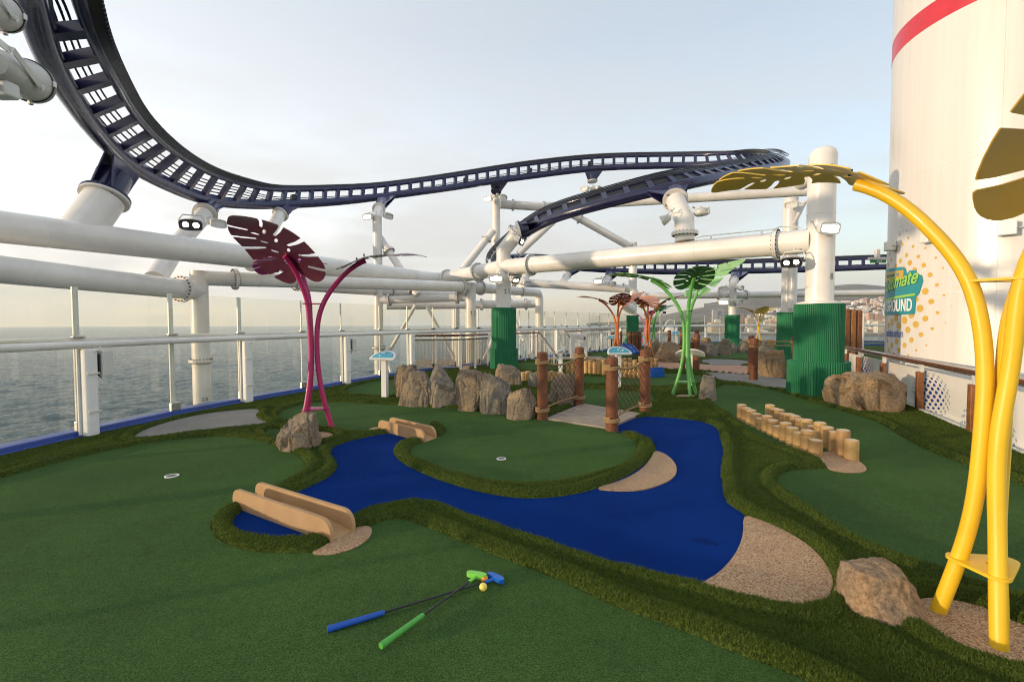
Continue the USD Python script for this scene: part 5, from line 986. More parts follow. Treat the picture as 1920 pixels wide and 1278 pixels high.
for w_, px, yt in (('leftmost', 1181, 621), ('second', 1187, 622), ('third', 1194, 620.5), ('rightmost', 1200, 622)): rope_post(px, yt, 21.5, w_ + ' of the four brown posts right of the small blue slide', 0.075, (0.16, 0.9), 'brown posts right of the blue slide')
bx_ = thing('blue_slide', 'small blue slide between the far brown posts', 'slide', D(1178, 655, 20)); part('chute', tube([D(1170, 646, 20.6), D(1177, 650, 19.6), D(1187, 662, 18.6)], 1.0, prof=np.array([(-0.03, -0.24), (0.06, -0.24), (0.06, -0.2), (0.0, -0.2), (0.0, 0.2), (0.06, 0.2), (0.06, 0.24), (-0.03, 0.24)])), P('slide_blue', (0.01, 0.10, 0.42), 0.4), bx_); part('side_panel', tube([D(1169, 645, 20.4), D(1186, 660, 18.5)], 1.0, prof=np.array([(-.12, -.02), (.12, -.02), (.12, .02), (-.12, .02)])), P('slide_blue', (0.01, 0.10, 0.42), 0.4), bx_)
b2 = thing('blue_chute', 'low blue chute behind the right rear bridge post', 'slide', D(1222, 703, 13)); part('chute', [box(G(1222, 706) + [0, 0, 0.09], (0.5, 0.45, 0.16), 0.5), box(G(1222, 706) + [0.1, -0.1, 0.2], (0.5, 0.03, 0.14), 0.5)], P('slide_blue', (0.01, 0.10, 0.42), 0.4), b2)

# ================================================================ white balustrades, stair and cabinet
def balustrade(pts, zb, zt, label, n, rails=M_rail, netted=False, post_mat=None, dark=False):
    pts = np.asarray(pts, float); t = thing('balustrade', label, 'railing', np.r_[pts[0][:2], 0]); L = np.concatenate([[0], np.cumsum(np.linalg.norm(np.diff(pts, axis=0), axis=1))])
    f = lambda s: np.array([np.interp(s * L[-1], L, pts[:, k]) for k in range(3)])
    part('hand_rail', tube(pts + [0, 0, zt], 0.032, 10), rails, t); part('lower_bar', tube(pts + [0, 0, zb + 0.12], 0.016, 8), M_white, t); part('upper_bar', tube(pts + [0, 0, zt - 0.14], 0.016, 8), M_white, t)
    for k in range(n + 1):
        q_ = f(k / n)
        if k % 7 == 0: part('post', box(q_ + [0, 0, (zb + zt) / 2], (0.06, 0.06, zt - zb)), M_white, t, smooth=False)
        else: part('baluster', tube([q_ + [0, 0, zb + 0.12], q_ + [0, 0, zt - 0.14]], 0.0095, 6), M_white, t)
    if netted:
        g = []; m_ = int(L[-1] / 0.075)
        for k in range(m_ * 2):
            for sg in (1, -1):
                pp = [f(min(max(k / m_ - 0.5 + sg * (v - 0.5) * 0.95 / L[-1], 0), 1)) + [0, 0, zb + 0.1 + v * (zt - zb - 0.24)] for v in np.linspace(0, 1, 9) if 0 <= k / m_ - 0.5 + sg * (v - 0.5) * 0.95 / L[-1] <= 1]
                if len(pp) > 1: g.append(tube(np.array(pp) + [0, -0.03, 0], 0.0036, 4, cap=False))
        part('net', g, M_net, t, kind='stuff'); part('net_cord', tube(pts + [0, -0.04, zt - 0.12], 0.014, 8), M_net, t); part('net_cord', tube([pts[0] + [0, -.04, zb + .1], pts[0] + [0, -.04, zt - .12]], 0.014, 8), M_net, t)
    return t
qa, qb, qc = D(768, 606, 14.6) * [1, 1, 0], D(868, 606, 14.9) * [1, 1, 0], D(914, 606, 16.2) * [1, 1, 0]
balustrade([qa, qb, qc], 0.0, 1.11, 'netted white balustrade with dark handrail in front of column 12', 28, netted=True)
qd, qe = D(960, 606, 17.6) * [1, 1, 0], D(1008, 606, 19.4) * [1, 1, 0]
balustrade([qd, qe], 0.0, 1.10, 'white balustrade right of the green sleeve of column 13', 14)
balustrade([D(1010, 606, 19.0) * [1, 1, 0], D(1048, 606, 16.2) * [1, 1, 0] + [0, 0, -0.85]], 0.0, 1.15, 'sloping stair railing beside the white cabinet', 9)
balustrade([D(1060, 606, 21) * [1, 1, 0], D(1144, 606, 25.5) * [1, 1, 0]], 0.0, 1.12, 'far white balustrade behind the white cabinet', 21)
balustrade([D(1052, 606, 23) * [1, 1, 0] + [0, 0, 0.3], D(1072, 606, 21) * [1, 1, 0] - [0, 0, 0.4]], 0.0, 1.1, 'short sloping railing left of the white cabinet', 7)
cb = thing('white_cabinet', 'white deck cabinet with a small notice on its door', 'cabinet', D(1085, 606, 19.5) * [1, 1, 0]); cc = D(1085, 606, 19.5) * [1, 1, 0]
part('case', rbox(cc + [0, 0, 0.52], (0.66, 0.5, 1.04), 0.015), M_whiteflat, cb); part('door', rbox(cc + [0.16, -0.26, 0.52], (0.3, 0.03, 0.98), 0.008), M_whiteflat, cb); part('notice', box(cc + [0.2, -0.278, 0.86], (0.07, 0.004, 0.12)), M_postwood, cb); part('handle', box(cc + [0.05, -0.28, 0.5], (0.02, 0.02, 0.07)), M_bolt, cb)
solo('wood_platform', [box(D(900, 606, 18.5) * [1, 1, 0] + [0, 0, -0.012], (5.0, 2.6, 0.03)), box(D(1075, 606, 19.6) * [1, 1, 0] + [0, 0, 0.02], (2.6, 1.6, 0.05))], P('pale_deck_planks', (0.42, 0.30, 0.21), 0.65, var=0.15, vs=6), kind='structure', smooth=False)

# ================================================================ wood topped railing with printed panels
dirv = np.diff(RAIL, axis=0)
wr = thing('wood_topped_railing', 'railing with varnished wood top, brown posts and printed white panels', 'railing', (*RAIL[2], 0))
ZR = 0.80
rl = chaikin(RAIL, 2, False); part('top_rail', tube(np.c_[rl, np.full(len(rl), ZR + 0.02)], 1.0, prof=np.array([(0.02, -0.05), (0.035, -0.03), (0.035, 0.03), (0.02, 0.05), (-0.025, 0.05), (-0.025, -0.05)])), M_rail, wr, smooth=40)
part('under_rail', tube(np.c_[rl, np.full(len(rl), ZR - 0.03)], 0.016, 8), M_steel, wr)
sr_ = np.concatenate([[0], np.cumsum(np.linalg.norm(dirv, axis=1))])
def rail_at(px):
    s = np.linspace(0, sr_[-1], 4000); p = np.stack([np.interp(s, sr_, RAIL[:, k]) for k in range(2)], 1); x = 960 + FPX * p[:, 0] / p[:, 1]; i = np.argmin(np.abs(x - px)); return p[i], s[i]
posts_s = []
for px in (1589, 1616, 1663, 1734, 1838, 1990, 2300):
    p, s = rail_at(px); posts_s.append(s); k = min(np.searchsorted(sr_, s), len(dirv)); d = dirv[k - 1] / np.linalg.norm(dirv[k - 1]); ax = [np.r_[d, 0], np.r_[-d[1], d[0], 0], up3]
    part('post', [rbox(np.r_[p, 0.32] + np.r_[-d[1], d[0], 0] * 0.05, (0.11, 0.09, 0.68), 0.012, ax=ax)], M_railpost, wr); part('post_head', [box(np.r_[p, 0.72] + np.r_[-d[1], d[0], 0] * 0.03, (0.08, 0.05, 0.12), ax=ax), tube([np.r_[p, 0.66] + np.r_[-d[1], d[0], 0] * 0.05 , np.r_[p, 0.66] - np.r_[d, 0] * 0.12 + np.r_[-d[1], d[0], 0] * 0.05], 0.006, 6)], M_lampbody, wr)
M_panel = P('glossy_white_printed_panel', (0.78, 0.75, 0.70), 0.12, var=0.03, vs=1.0)
posts_s = sorted(posts_s)
for i in range(len(posts_s) - 1):
    a = np.array([np.interp(posts_s[i], sr_, RAIL[:, k]) for k in range(2)]); b_ = np.array([np.interp(posts_s[i + 1], sr_, RAIL[:, k]) for k in range(2)]); d = (b_ - a) / np.linalg.norm(b_ - a); nn = np.array([-d[1], d[0]])
    pn = part('panel', bar(np.r_[a + d * 0.02 - nn * 0.05, 0.335], np.r_[b_ - d * 0.02 - nn * 0.05, 0.335], 0.014, 0.69), M_panel, wr, smooth=False)
def balls(px0, px1, py, R):
    """halftone ball printed on the panels between picture columns px0 and px1"""
    s_a, s_b = rail_at(px0)[1], rail_at(px1)[1]; s0, RS = (s_a + s_b) / 2, abs(s_b - s_a) / 2; p = np.array([np.interp(s0, sr_, RAIL[:, k]) for k in range(2)]); zc = D((px0 + px1) / 2, py, p[1])[2]; g1_, g2_ = [], []
    d = dirv[2] / np.linalg.norm(dirv[2]); nn = np.array([-d[1], d[0]])
    ct, st_ = math.cos(0.45), math.sin(0.45)
    for la in np.radians(np.arange(-78, 79, 13)):
        nlo = max(int(round(27 * math.cos(la))), 4)
        for lo in np.linspace(0, 2 * np.pi, nlo, endpoint=False):
            X, Y, Z = math.cos(la) * math.sin(lo), math.cos(la) * math.cos(lo), math.sin(la); Y, Z = Y * math.cos(0.3) - Z * math.sin(0.3), Y * math.sin(0.3) + Z * math.cos(0.3)
            if Y < 0.12: continue
            ru, rv = X * ct - Z * st_, X * st_ + Z * ct; rr = math.hypot(ru, rv); s = s0 + ru * RS; z = zc + rv * R
            if z < 0.03 or z > 0.655: continue
            q_ = np.array([np.interp(s, sr_, RAIL[:, k]) for k in range(2)]); o = np.r_[q_ - nn * 0.0405, z]; e = np.array([ru, rv]) / max(rr, 1e-6)
            an = np.linspace(0, 2 * np.pi, 14, endpoint=False); a1, a2 = 0.088 * (1 - 0.35 * rr), 0.088 * max(Y, 0.25) * (1 - 0.35 * rr)
            uu = a2 * np.cos(an) * e[0] - a1 * np.sin(an) * e[1]; vv = a2 * np.cos(an) * e[1] + a1 * np.sin(an) * e[0]
            V_ = np.vstack([[o], o + RS * uu[:, None] * np.r_[d, 0] + R * vv[:, None] * up3])
            (g1_ if rr < 0.74 else g2_).append((V_, np.array([[0, 1 + a_, 1 + (a_ + 1) % 14] for a_ in range(14)])))
    if g1_: part('printed_ball', g1_, M_balldot, wr, smooth=False, kind='stuff')
    if g2_: part('printed_ball_rim', g2_, M_balldot2, wr, smooth=False, kind='stuff')
balls(1708, 1780, 738, 0.37); balls(1800, 1908, 812, 0.42); balls(1645, 1692, 728, 0.36); balls(1602, 1638, 692, 0.34); balls(1582, 1600, 690, 0.3)
solo('metal_edge_strip', tube(np.c_[rl - [0.05, 0], np.full(len(rl), 0.02)], 1.0, prof=np.array([(-0.03, -0.03), (0.02, -0.03), (0.02, 0.03), (-0.03, 0.03)])), M_whiteflat, kind='structure')
# lower deck and things beyond
solo('lower_deck', [box((22, 10, -3.0), (28, 26, 0.1)), box((14.5, 17, -1.2), (6, 8, 0.06))], P('pale_blue_deck_paint', (0.42, 0.52, 0.56), 0.35, var=0.06, vs=0.6), kind='structure', smooth=False)
solo('blue_pool_edge', box((19.5, 30, 0.0), (8, 0.5, 0.25)), M_kerbblue, kind='structure', smooth=False)
for px, yt, m_, lab in ((1578, 578, 0, 'leftmost brown timber post beyond the railing'), (1588, 579, 0, 'second brown timber post beyond the railing'), (1599, 580, 1, 'orange sunlit timber post beyond the railing'), (1611, 581, 0, 'rightmost brown timber post beyond the railing')):
    p = D(px, yt, 14.6); t = thing('timber_post', lab, 'wooden post', (p[0], 14.6, -1.2)); part('shaft', rbox((p[0], 14.6, p[2] - 0.85), (0.135, 0.135, 1.7), 0.015), M_railpost if m_ == 0 else P('sunlit_orange_wood', (0.42, 0.17, 0.04), 0.45, var=0.2, vs=8), t); part('foot', rbox((p[0], 14.6, -0.4), (0.15, 0.15, 1.5), 0.015), M_postwood, t)
    part('clear_screen', box((p[0] + 0.12, 14.6, 0.1), (0.1, 0.02, 0.7)), M_lampbody, t)
p = D(1619, 585, 16); t = thing('camera_pole', 'thin white pole with a small camera beyond the railing', 'camera', (p[0], 16, -1.2)); part('pole', tube([(p[0], 16, -1.2), (p[0], 16, p[2])], 0.035, 10), M_white, t); part('camera_body', [rbox((p[0] + 0.02, 15.95, p[2] + 0.04), (0.22, 0.09, 0.09), 0.02)], M_white, t); part('lens', tube([(p[0] + 0.12, 15.95, p[2] + 0.02), (p[0] + 0.15, 15.94, p[2] + 0.02)], 0.035, 10), M_lampdark, t)
p = D(1241, 586, 30); t = thing('camera_pole', 'thin white far pole with a dark lamp near the shell building', 'lamp post', (p[0], 30, 0)); part('pole', tube([(p[0], 30, 0), (p[0], 30, p[2] - 0.1), (p[0] + 0.1, 30, p[2])], 0.05, 8), M_white, t); part('lamp_head', rbox((p[0] + 0.15, 30, p[2]), (0.2, 0.15, 0.15), 0.03), M_lampdark, t)

# ================================================================ funnel
az_s = math.atan((1659 - 960) / FPX); DS, RF = 14.0, 2.1; dc = math.hypot(DS, RF); az_c = az_s + math.asin(RF / dc); FC = np.array([dc * math.sin(az_c), dc * math.cos(az_c)])
def cyl(px, py):
    r = ray(px, py); o = -FC; a = r[0] ** 2 + r[1] ** 2; b_ = r[0] * o[0] + r[1] * o[1]; c = o @ o - RF ** 2; disc = max(b_ * b_ - a * c, 0); t_ = (-b_ - math.sqrt(disc)) / a
    q_ = r * t_; return math.atan2(q_[1] - FC[1], q_[0] - FC[0]) % (2 * math.pi), CAMH + q_[2]
def funnel_paint():
    nodes = {'g': ('geometry', {}), 'm': ('mapping', {'scale': (3.0, 3.0, 0.12)}), 'n': ('noise_texture', {'scale': 2.2, 'detail': 6.0, 'roughness': 0.6}), 'n2': ('noise_texture', {'scale': 0.5, 'detail': 4.0}), 'r': ('rgb_ramp', {'ramp': [(0.3, (0.625, 0.595, 0.55)), (0.55, (0.655, 0.625, 0.58)), (0.7, (0.67, 0.64, 0.60))]}),
             'b': ('bump', {'strength': 0.035, 'distance': 0.5}), 'rr': ('map_range', {'from_min': 0.3, 'from_max': 0.7, 'to_min': 0.22, 'to_max': 0.4}), 'p': ('principled_bsdf', {})}
    return usdkit.material(stage, '/World/Looks/cream_funnel_paint', nodes, [('g.position', 'm.vector'), ('m.vector', 'n.vector'), ('g.position', 'n2.vector'), ('n.fac', 'r.fac'), ('r.color', 'p.base_color'), ('n2.fac', 'b.height'), ('b.normal', 'p.normal'), ('n.fac', 'rr.value'), ('rr.result', 'p.roughness')], surface='p.BSDF')
fn = thing('ship_funnel', 'huge white ship funnel with red stripe and golden dots', 'funnel', (*FC, -2.95))
part('drum', tube([(*FC, -2.95), (*FC, 3), (*FC, 16)], RF, 160), funnel_paint(), fn, smooth=60)
th_s, zs0 = cyl(1660, 128); _, zs1 = cyl(1660, 93)
an = np.linspace(0, 2 * np.pi, 160, endpoint=False)
part('red_stripe', lathe([(RF - 0.01, zs0), (RF + 0.006, zs0), (RF + 0.006, zs1), (RF - 0.01, zs1)], 160, (*FC, 0)), M_red, fn, smooth=60)
part('plate_seams', [lathe([(RF - 0.002, z_ - 0.012), (RF + 0.004, z_ - 0.004), (RF + 0.004, z_ + 0.004), (RF - 0.002, z_ + 0.012)], 120, (*FC, 0)) for z_ in (-0.4, 2.05, 4.5, 10.2)], M_white, fn, kind='stuff')
part('weld_seam', [tube([(FC[0] + (RF + 0.001) * math.cos(a), FC[1] + (RF + 0.001) * math.sin(a), -2), (FC[0] + (RF + 0.001) * math.cos(a), FC[1] + (RF + 0.001) * math.sin(a), 14)], 0.006, 6) for a in (cyl(1876, 300)[0],)], M_white, fn)
ref, zref = cyl(1713, 571); thd = 0
def oncyl(v, th0, z0, sgn=1.0, off=0.004):
    """x of v runs to the right as seen from the deck"""
    th = th0 + v[:, 0] / RF; rr = RF + off + v[:, 2]; return np.stack([FC[0] + rr * np.cos(th), FC[1] + rr * np.sin(th), z0 + v[:, 1]], 1)
def lettering(txt, right_px, base_px, right_y, height, mat, name, bold=True, shear=0.0, rise=0.0, sx=1.0, off=0.02, depth=0.004):
    tm = meshkit.text_mesh(txt, height, depth, bold=bold); v, f = geo_of(tm); v[:, 0] *= sx; v[:, 1] += rise * v[:, 0]; v[:, 0] += shear * v[:, 1]; v[:, 0] -= v[:, 0].max(); th, z = cyl(right_px, base_px); part(name, (oncyl(v, th, z, off=off), f), mat, fn, smooth=False)
    return v[:, 0].min(), th, z
def pxz(px, y0, y1): return abs(cyl(px, y0)[1] - cyl(px, y1)[1])
def wrapped(poly, th0, z0, off, depth, mat, name):
    v, f = extrude2(poly, depth, 0.12); part(name, (oncyl(v, th0, z0, off=off), f), mat, fn, smooth=False)
hG = pxz(1705, 559, 581); w1, thG, zG = lettering('PLAYGROUND', 1711.5, 582, 0, hG, M_print, 'lettering', sx=0.66)
hU = pxz(1710, 518, 545) ; w2, thU, zU = lettering('Ultimate', 1724, 541, 0, hU * 0.86, M_lime, 'lettering', shear=0.25, rise=0.12, sx=0.8, off=0.03)
# the teal plaque behind the two lines, in arc metres left of the right end of the lower line
def arcx(px, py): return (cyl(px, py)[0] - thG) * RF
zz = lambda px, py: cyl(px, py)[1] - zG
pl = Polygon([(w1 - 0.08, zz(1700, 586)), (arcx(1714, 583), zz(1714, 586)), (arcx(1716, 560), zz(1716, 556)), (arcx(1722, 553), zz(1722, 549)), (arcx(1729, 528), zz(1729, 527)), (arcx(1727, 517), zz(1727, 518)), (arcx(1719, 516), zz(1719, 516)), (arcx(1717, 508), zz(1717, 509)), (arcx(1707, 510), zz(1707, 510)), (arcx(1702, 522), zz(1702, 524)), (arcx(1697, 507), zz(1697, 505)), (arcx(1690, 504), zz(1690, 503)), (w1 + 0.25, zz(1690, 500)), (w1 - 0.08, zz(1690, 520))]).buffer(0.06).buffer(-0.03)
wrapped(pl, thG, zG, 0.006, 0.012, M_teal, 'logo_plaque')
ban = Polygon([(w1 + 0.35, zz(1690, 521)), (arcx(1694, 520), zz(1694, 521)), (arcx(1695, 508), zz(1695, 508)), (w1 + 0.35, zz(1690, 507))]).buffer(0.02)
wrapped(ban, thG, zG, 0.019, 0.004, M_dot, 'logo_banner'); lettering('WELCOME TO', 1688, 517, 0, pxz(1688, 511, 517), M_teal, 'lettering', sx=0.95, off=0.024)
ul = LineString([(w1 + 0.1, zz(1690, 562)), (arcx(1690, 555), zz(1690, 556)), (arcx(1716, 551), zz(1716, 552))]).buffer(0.022); wrapped(ul, thG, zG, 0.019, 0.006, M_lime, 'underline')
lettering('celebration', 1693.5, 632, 0, pxz(1690, 617, 632) * 0.9, M_blueprint, 'lettering', bold=False, sx=0.72, off=0.006)
dots = [(1671, 487, 3), (1688, 489, 4), (1666, 497, 4), (1680, 498, 4), (1706, 492.5, 4.6), (1732, 497, 4), (1694, 503, 4), (1715, 506, 4.5), (1744, 515, 4), (1701, 520, 4), (1735, 546, 5.5), (1757, 534, 3), (1746, 565, 4.6), (1725, 578, 6), (1718, 561, 4.5), (1735, 597, 4.8), (1709, 590, 6), (1696, 600, 6.4), (1717, 608, 5.6), (1685, 610, 6), (1702, 618, 5.4), (1680, 596, 6), (1672, 604, 6), (1666, 610, 5), (1748, 616, 2.6), (1727, 627, 4), (1709, 637, 4.4), (1696, 647, 4.4), (1681, 640, 5), (1672, 647, 5), (1685, 656, 4), (1676, 664, 3.5), (1666, 656, 4), (1664, 638, 4), (1718, 656, 2), (1703, 666, 2), (1737, 647, 1.4), (1758, 586, 2.8), (1770, 553, 2), (1768, 502, 1.6), (1755, 483, 2), (1773, 605, 1), (1784, 573, 0.8), (1783, 520, 0.8), (1798, 540, 0.8), (1722, 481, 3.2), (1700, 478, 3.5), (1712, 462, 2.6), (1692, 458, 3), (1735, 465, 1.8), (1680, 470, 3), (1703, 446, 2), (1687, 440, 2), (1668, 476, 4), (1675, 452, 2), (1690, 425, 1), (1700, 432, 1.3)]
g = []
for x, y, rp in dots:
    th, z = cyl(x, y); d = math.hypot(FC[0] + RF * math.cos(th), FC[1] + RF * math.sin(th)); a_ = np.linspace(0, 2 * np.pi, 20, endpoint=False); R = rp / FPX * d * 1.0 * math.cos(math.atan((x - 960) / FPX)) * 1.12
    g.append((oncyl(np.vstack([[[0, 0, 0]], np.stack([R * np.cos(a_), R * np.sin(a_), 0 * a_], 1)]), th, z, off=0.004), np.array([[0, 1 + k, 1 + (k + 1) % 20] for k in range(20)])))
part('printed_dots', g, M_dot, fn, smooth=False, kind='stuff')
for px, py, s_, lab in ((1890, 429, 0.24, 'square pale speaker box on the funnel behind the yellow stem'), (1678, 461, 0.2, 'small pale box on the funnel left edge above the logo'), (1745, 448, 0.16, 'small pale box on the funnel by the arching yellow stem')):
    th, z = cyl(px, py); o = np.array([FC[0] + (RF + 0.09) * math.cos(th), FC[1] + (RF + 0.09) * math.sin(th), z]); e = np.array([math.cos(th), math.sin(th), 0]); t = thing('funnel_box', lab, 'electrical box', o); ax = [np.array([-e[1], e[0], 0]), e, up3]
    part('case', rbox(o, (s_, 0.16, s_), 0.015, ax=ax), M_white, t); part('bracket', tube([o - e * 0.09 + ax[0] * s_, o - ax[0] * -s_ * 0.5], 0.012, 6), M_lampbody, t)
p = D(1641, 489, 13.0); t = thing('exit_sign', 'green exit sign hanging on a white arm at the funnel', 'sign', p); part('arm', [rbox(p + [0.1, 0, 0.06], (0.55, 0.1, 0.07), 0.01), rbox(p + [0.05, 0, 0.2], (0.1, 0.1, 0.22), 0.01)], M_white, t); part('board', box(p + [0.06, -0.02, -0.02], (0.42, 0.02, 0.075)), M_exit, t)
tm = meshkit.text_mesh('EXIT', 0.045, 0.002, bold=True); v, f = geo_of(tm); part('lettering', (np.stack([p[0] + 0.02 + v[:, 0], p[1] - 0.031 - v[:, 2], p[2] - 0.04 + v[:, 1]], 1), f), M_print, t, smooth=False)

# ================================================================ harbour town, hills, haze
def hill(name, prof, dist, y0, seed, mat, base=SEA - 2):
    """terrain rising from the line at y0 to the ridge whose outline is prof"""
    xs = np.array([p[0] for p in prof], float); yy = np.array([p[1] for p in prof], float); n, m_ = 150, 44; P0 = np.linspace(xs[0], xs[-1], n); R_ = np.interp(P0, xs, yy); R_ = np.convolve(np.pad(R_, 4, 'edge'), np.ones(9) / 9, 'valid')
    V_ = []
    for k in range(m_):
        s = k / (m_ - 1)
        for i in range(n):
            top = D(P0[i], R_[i], dist); d = y0 + (dist - y0) * min(s / 0.8, 1.0) + max(s - 0.8, 0) * dist * 2.2; hfr = min(s / 0.8, 1.0) ** 1.25; x = top[0] / dist * d; z = base + (top[2] - base) * hfr - max(s - 0.8, 0) * 5 * (top[2] - base) * 0.6
            V_.append((x, d, z))
    V_ = np.array(V_); nz = meshkit.fbm(V_ * [1 / 420., 1 / 420., 0] + seed, 5, seed) - 0.5; hs = np.clip((V_[:, 2] - base) / 300, 0, 1); V_[:, 2] += nz * 110 * hs * (np.abs(V_[:, 1] - dist) > dist * 0.06)
    qi = (np.arange(m_ - 1)[:, None] * n + np.arange(n - 1)[None]).ravel(); solo(name, (V_, np.stack([qi, qi + 1, qi + n + 1, qi + n], 1)), mat, kind='structure', smooth=True)
    return V_.reshape(m_, n, 3)
M_hill = P('dry_hillside', (0.17, 0.15, 0.11), 0.95, var=0.3, vs=0.006, detail=8.0)
H1 = hill('town_hill', [(1330, 607), (1385, 598), (1440, 581), (1500, 572), (1560, 567), (1620, 560), (1680, 556), (1800, 552), (1950, 560), (2200, 590)], 3300, 2050, 3, M_hill)
hill('mountain', [(1100, 606), (1170, 602), (1220, 595), (1270, 585), (1330, 573), (1400, 560), (1470, 552), (1560, 549), (1660, 545), (1900, 540), (2300, 560)], 5600, 3500, 5, M_hill)
hill('mountain', [(1320, 570), (1380, 558), (1440, 547), (1500, 541), (1560, 535), (1600, 530), (1640, 534), (1700, 540), (1850, 536), (2300, 556)], 7600, 5700, 8, M_hill)
M_bw = P('breakwater_rock', (0.20, 0.17, 0.14), 0.95, var=0.4, vs=0.15)
r5 = np.random.default_rng(11)
xs = np.linspace(300, 2600, 160); bwv = []
for k, x in enumerate(xs):
    y = 1900 - 0.16 * (x - 300) + r5.uniform(-4, 4); bwv.append([(x, y - 14 + r5.uniform(-4, 4), SEA - 1), (x, y - 5, SEA + 5.5 + r5.uniform(-1, 1)), (x, y + 10, SEA + 6.5), (x, y + 26, SEA - 1)])
bwv = np.array(bwv).reshape(-1, 3); qi = (np.arange(159)[:, None] * 4 + np.arange(3)[None]).ravel(); solo('breakwater', (bwv, np.stack([qi, qi + 4, qi + 5, qi + 1], 1)), M_bw, 'long grey stone breakwater in front of the harbour town', 'breakwater', smooth=False)
solo('quay', [box((1500, 2060, SEA + 2), (3400, 60, 8))], P('quay_concrete', (0.42, 0.40, 0.36), 0.8, var=0.1, vs=0.02), 'pale concrete quay behind the breakwater', 'quay', smooth=False)
solo('pier', [box((1780, 930, SEA + 1.5), (900, 26, 6), -0.05)], P('pier_concrete', (0.40, 0.33, 0.26), 0.8, var=0.1, vs=0.05), 'flat tan pier in the harbour right of the green columns', 'pier', smooth=False)
M_house = [P('house_' + n_, c, 0.8, var=0.06, vs=0.03) for n_, c in (('cream', (0.62, 0.55, 0.45)), ('white', (0.72, 0.70, 0.66)), ('salmon', (0.58, 0.36, 0.26)), ('sand', (0.52, 0.42, 0.30)), ('grey', (0.42, 0.42, 0.42)), ('rose', (0.55, 0.42, 0.37)))]
M_win = P('far_window', (0.06, 0.07, 0.09), 0.2)
def block(x, y, z, w, dpt, h, mat, t, rz=0.0, storeys=True):
    part('wall', box((x, y, z + h / 2), (w, dpt, h), rz), mat, t, smooth=False); g = []
    nf = max(int(h / 3.6), 2); nw = max(int(w / 4.5), 2)
    for k in range(nf):
        for i in range(nw): g.append(box((x + (-w / 2 + (i + 0.5) * w / nw) * math.cos(rz), y - dpt / 2 - 0.1 + (-w / 2 + (i + 0.5) * w / nw) * math.sin(rz), z + (k + 0.55) * h / nf), (w / nw * 0.55, 0.4, h / nf * 0.5), rz))
    part('windows', g, M_win, t, smooth=False, kind='stuff')
    part('roof', box((x, y, z + h + 0.5), (w * 0.5, dpt * 0.5, 1.4), rz), mat, t, smooth=False)
def far_block(px0, px1, yt, yb, d, mat, label, cat='building'):
    a, b_ = D(px0, yb, d), D(px1, yt, d); t = thing('apartment_block' if cat == 'building' else 'tower_block', label, cat, (a[0], d, SEA)); block((a[0] + b_[0]) / 2, d, min(a[2], SEA + 3), b_[0] - a[0], (b_[0] - a[0]) * 0.7, b_[2] - min(a[2], SEA + 3), M_house[mat], t); return t
far_block(1335.5, 1344.5, 581, 609, 2250, 4, 'left one of the twin dark towers across the harbour', 'tower'); far_block(1346, 1356, 580.5, 609, 2260, 4, 'right one of the twin dark towers across the harbour', 'tower')
far_block(1384, 1392, 589, 609, 2300, 2, 'salmon tower block right of the far green column', 'tower'); far_block(1392.5, 1396, 588, 609, 2320, 4, 'slim grey tower block next to the salmon one', 'tower')
far_block(1340, 1350, 599, 609, 2150, 1, 'white low block in front of the twin towers'); far_block(1330, 1356, 604.5, 610, 2120, 3, 'long low sand coloured block below the twin towers'); far_block(1399, 1412, 597, 609, 2280, 3, 'sand coloured apartment block left of the far yellow plant'); far_block(1413, 1421, 601, 609, 2280, 1, 'white block just left of the far yellow stems')
far_block(1432, 1441, 602, 610, 2250, 0, 'cream block right of the far yellow stems'); far_block(1443, 1452, 600, 610, 2300, 2, 'salmon block left of the half hidden green sleeve'); far_block(1454, 1462, 596, 610, 2350, 2, 'taller salmon block beside the half hidden green sleeve')
far_block(1642, 1658, 602, 612, 2000, 0, 'cream striped block right beside the funnel edge'); far_block(1626, 1636, 587, 594, 2450, 2, 'salmon block left of two on the hillside by the funnel'); far_block(1640, 1651, 588, 594, 2450, 2, 'salmon block right of two on the hillside by the funnel')
HC = ['cream', 'white', 'salmon', 'sand coloured', 'grey', 'rose']
protos = {}
r6 = np.random.default_rng(5)
def hz(px, d):
    m_, n = H1.shape[:2]; r = ray(px, 600); x = r[0] / r[1] * d; dd = np.hypot(H1[:, :, 0] - x, H1[:, :, 1] - d); i = np.unravel_index(np.argmin(dd), dd.shape); return x, H1[i][2]
many = []
cnt = 0
for k in range(520):
    px = r6.uniform(1395, 1662); d = r6.uniform(2080, 3250)
    if r6.random() > (px - 1330) / 260: continue
    x, z = hz(px, d); z = max(z, SEA + 4) - 2; w, h = r6.uniform(12, 34), r6.uniform(8, 20); mat = int(r6.choice([0, 1, 1, 1, 2, 3, 4, 5]))
    if cnt < 90 and d < 2700:
        key = (mat, cnt % 3); hl = f'small {HC[mat]} house on the hillside across the harbour'; hg = f'small {HC[mat]} houses on the far hillside'
        if key not in protos:
            t = thing('hillside_house', hl, 'house', (x, d, z), group=hg); block(x, d, z, w, w * 0.7, h, M_house[mat], t); protos[key] = t
        else: copy(protos[key], 'hillside_house', mat4((x, d, z), (1, 0, 0), (0, 1, 0), (0, 0, 1)), hl, hg, 'house')
        cnt += 1
    else: many.append((mat, box((x, d, z + h / 2), (w, w * 0.7, h))))
tw = thing('hillside_town', 'mass of distant houses higher on the hazy hillside', 'town', (1500, 2900, 0), kind='stuff')
for k in range(6):
    gg = [g_ for m_, g_ in many if m_ == k]
    if gg: part('houses', gg, M_house[k], tw, smooth=False)
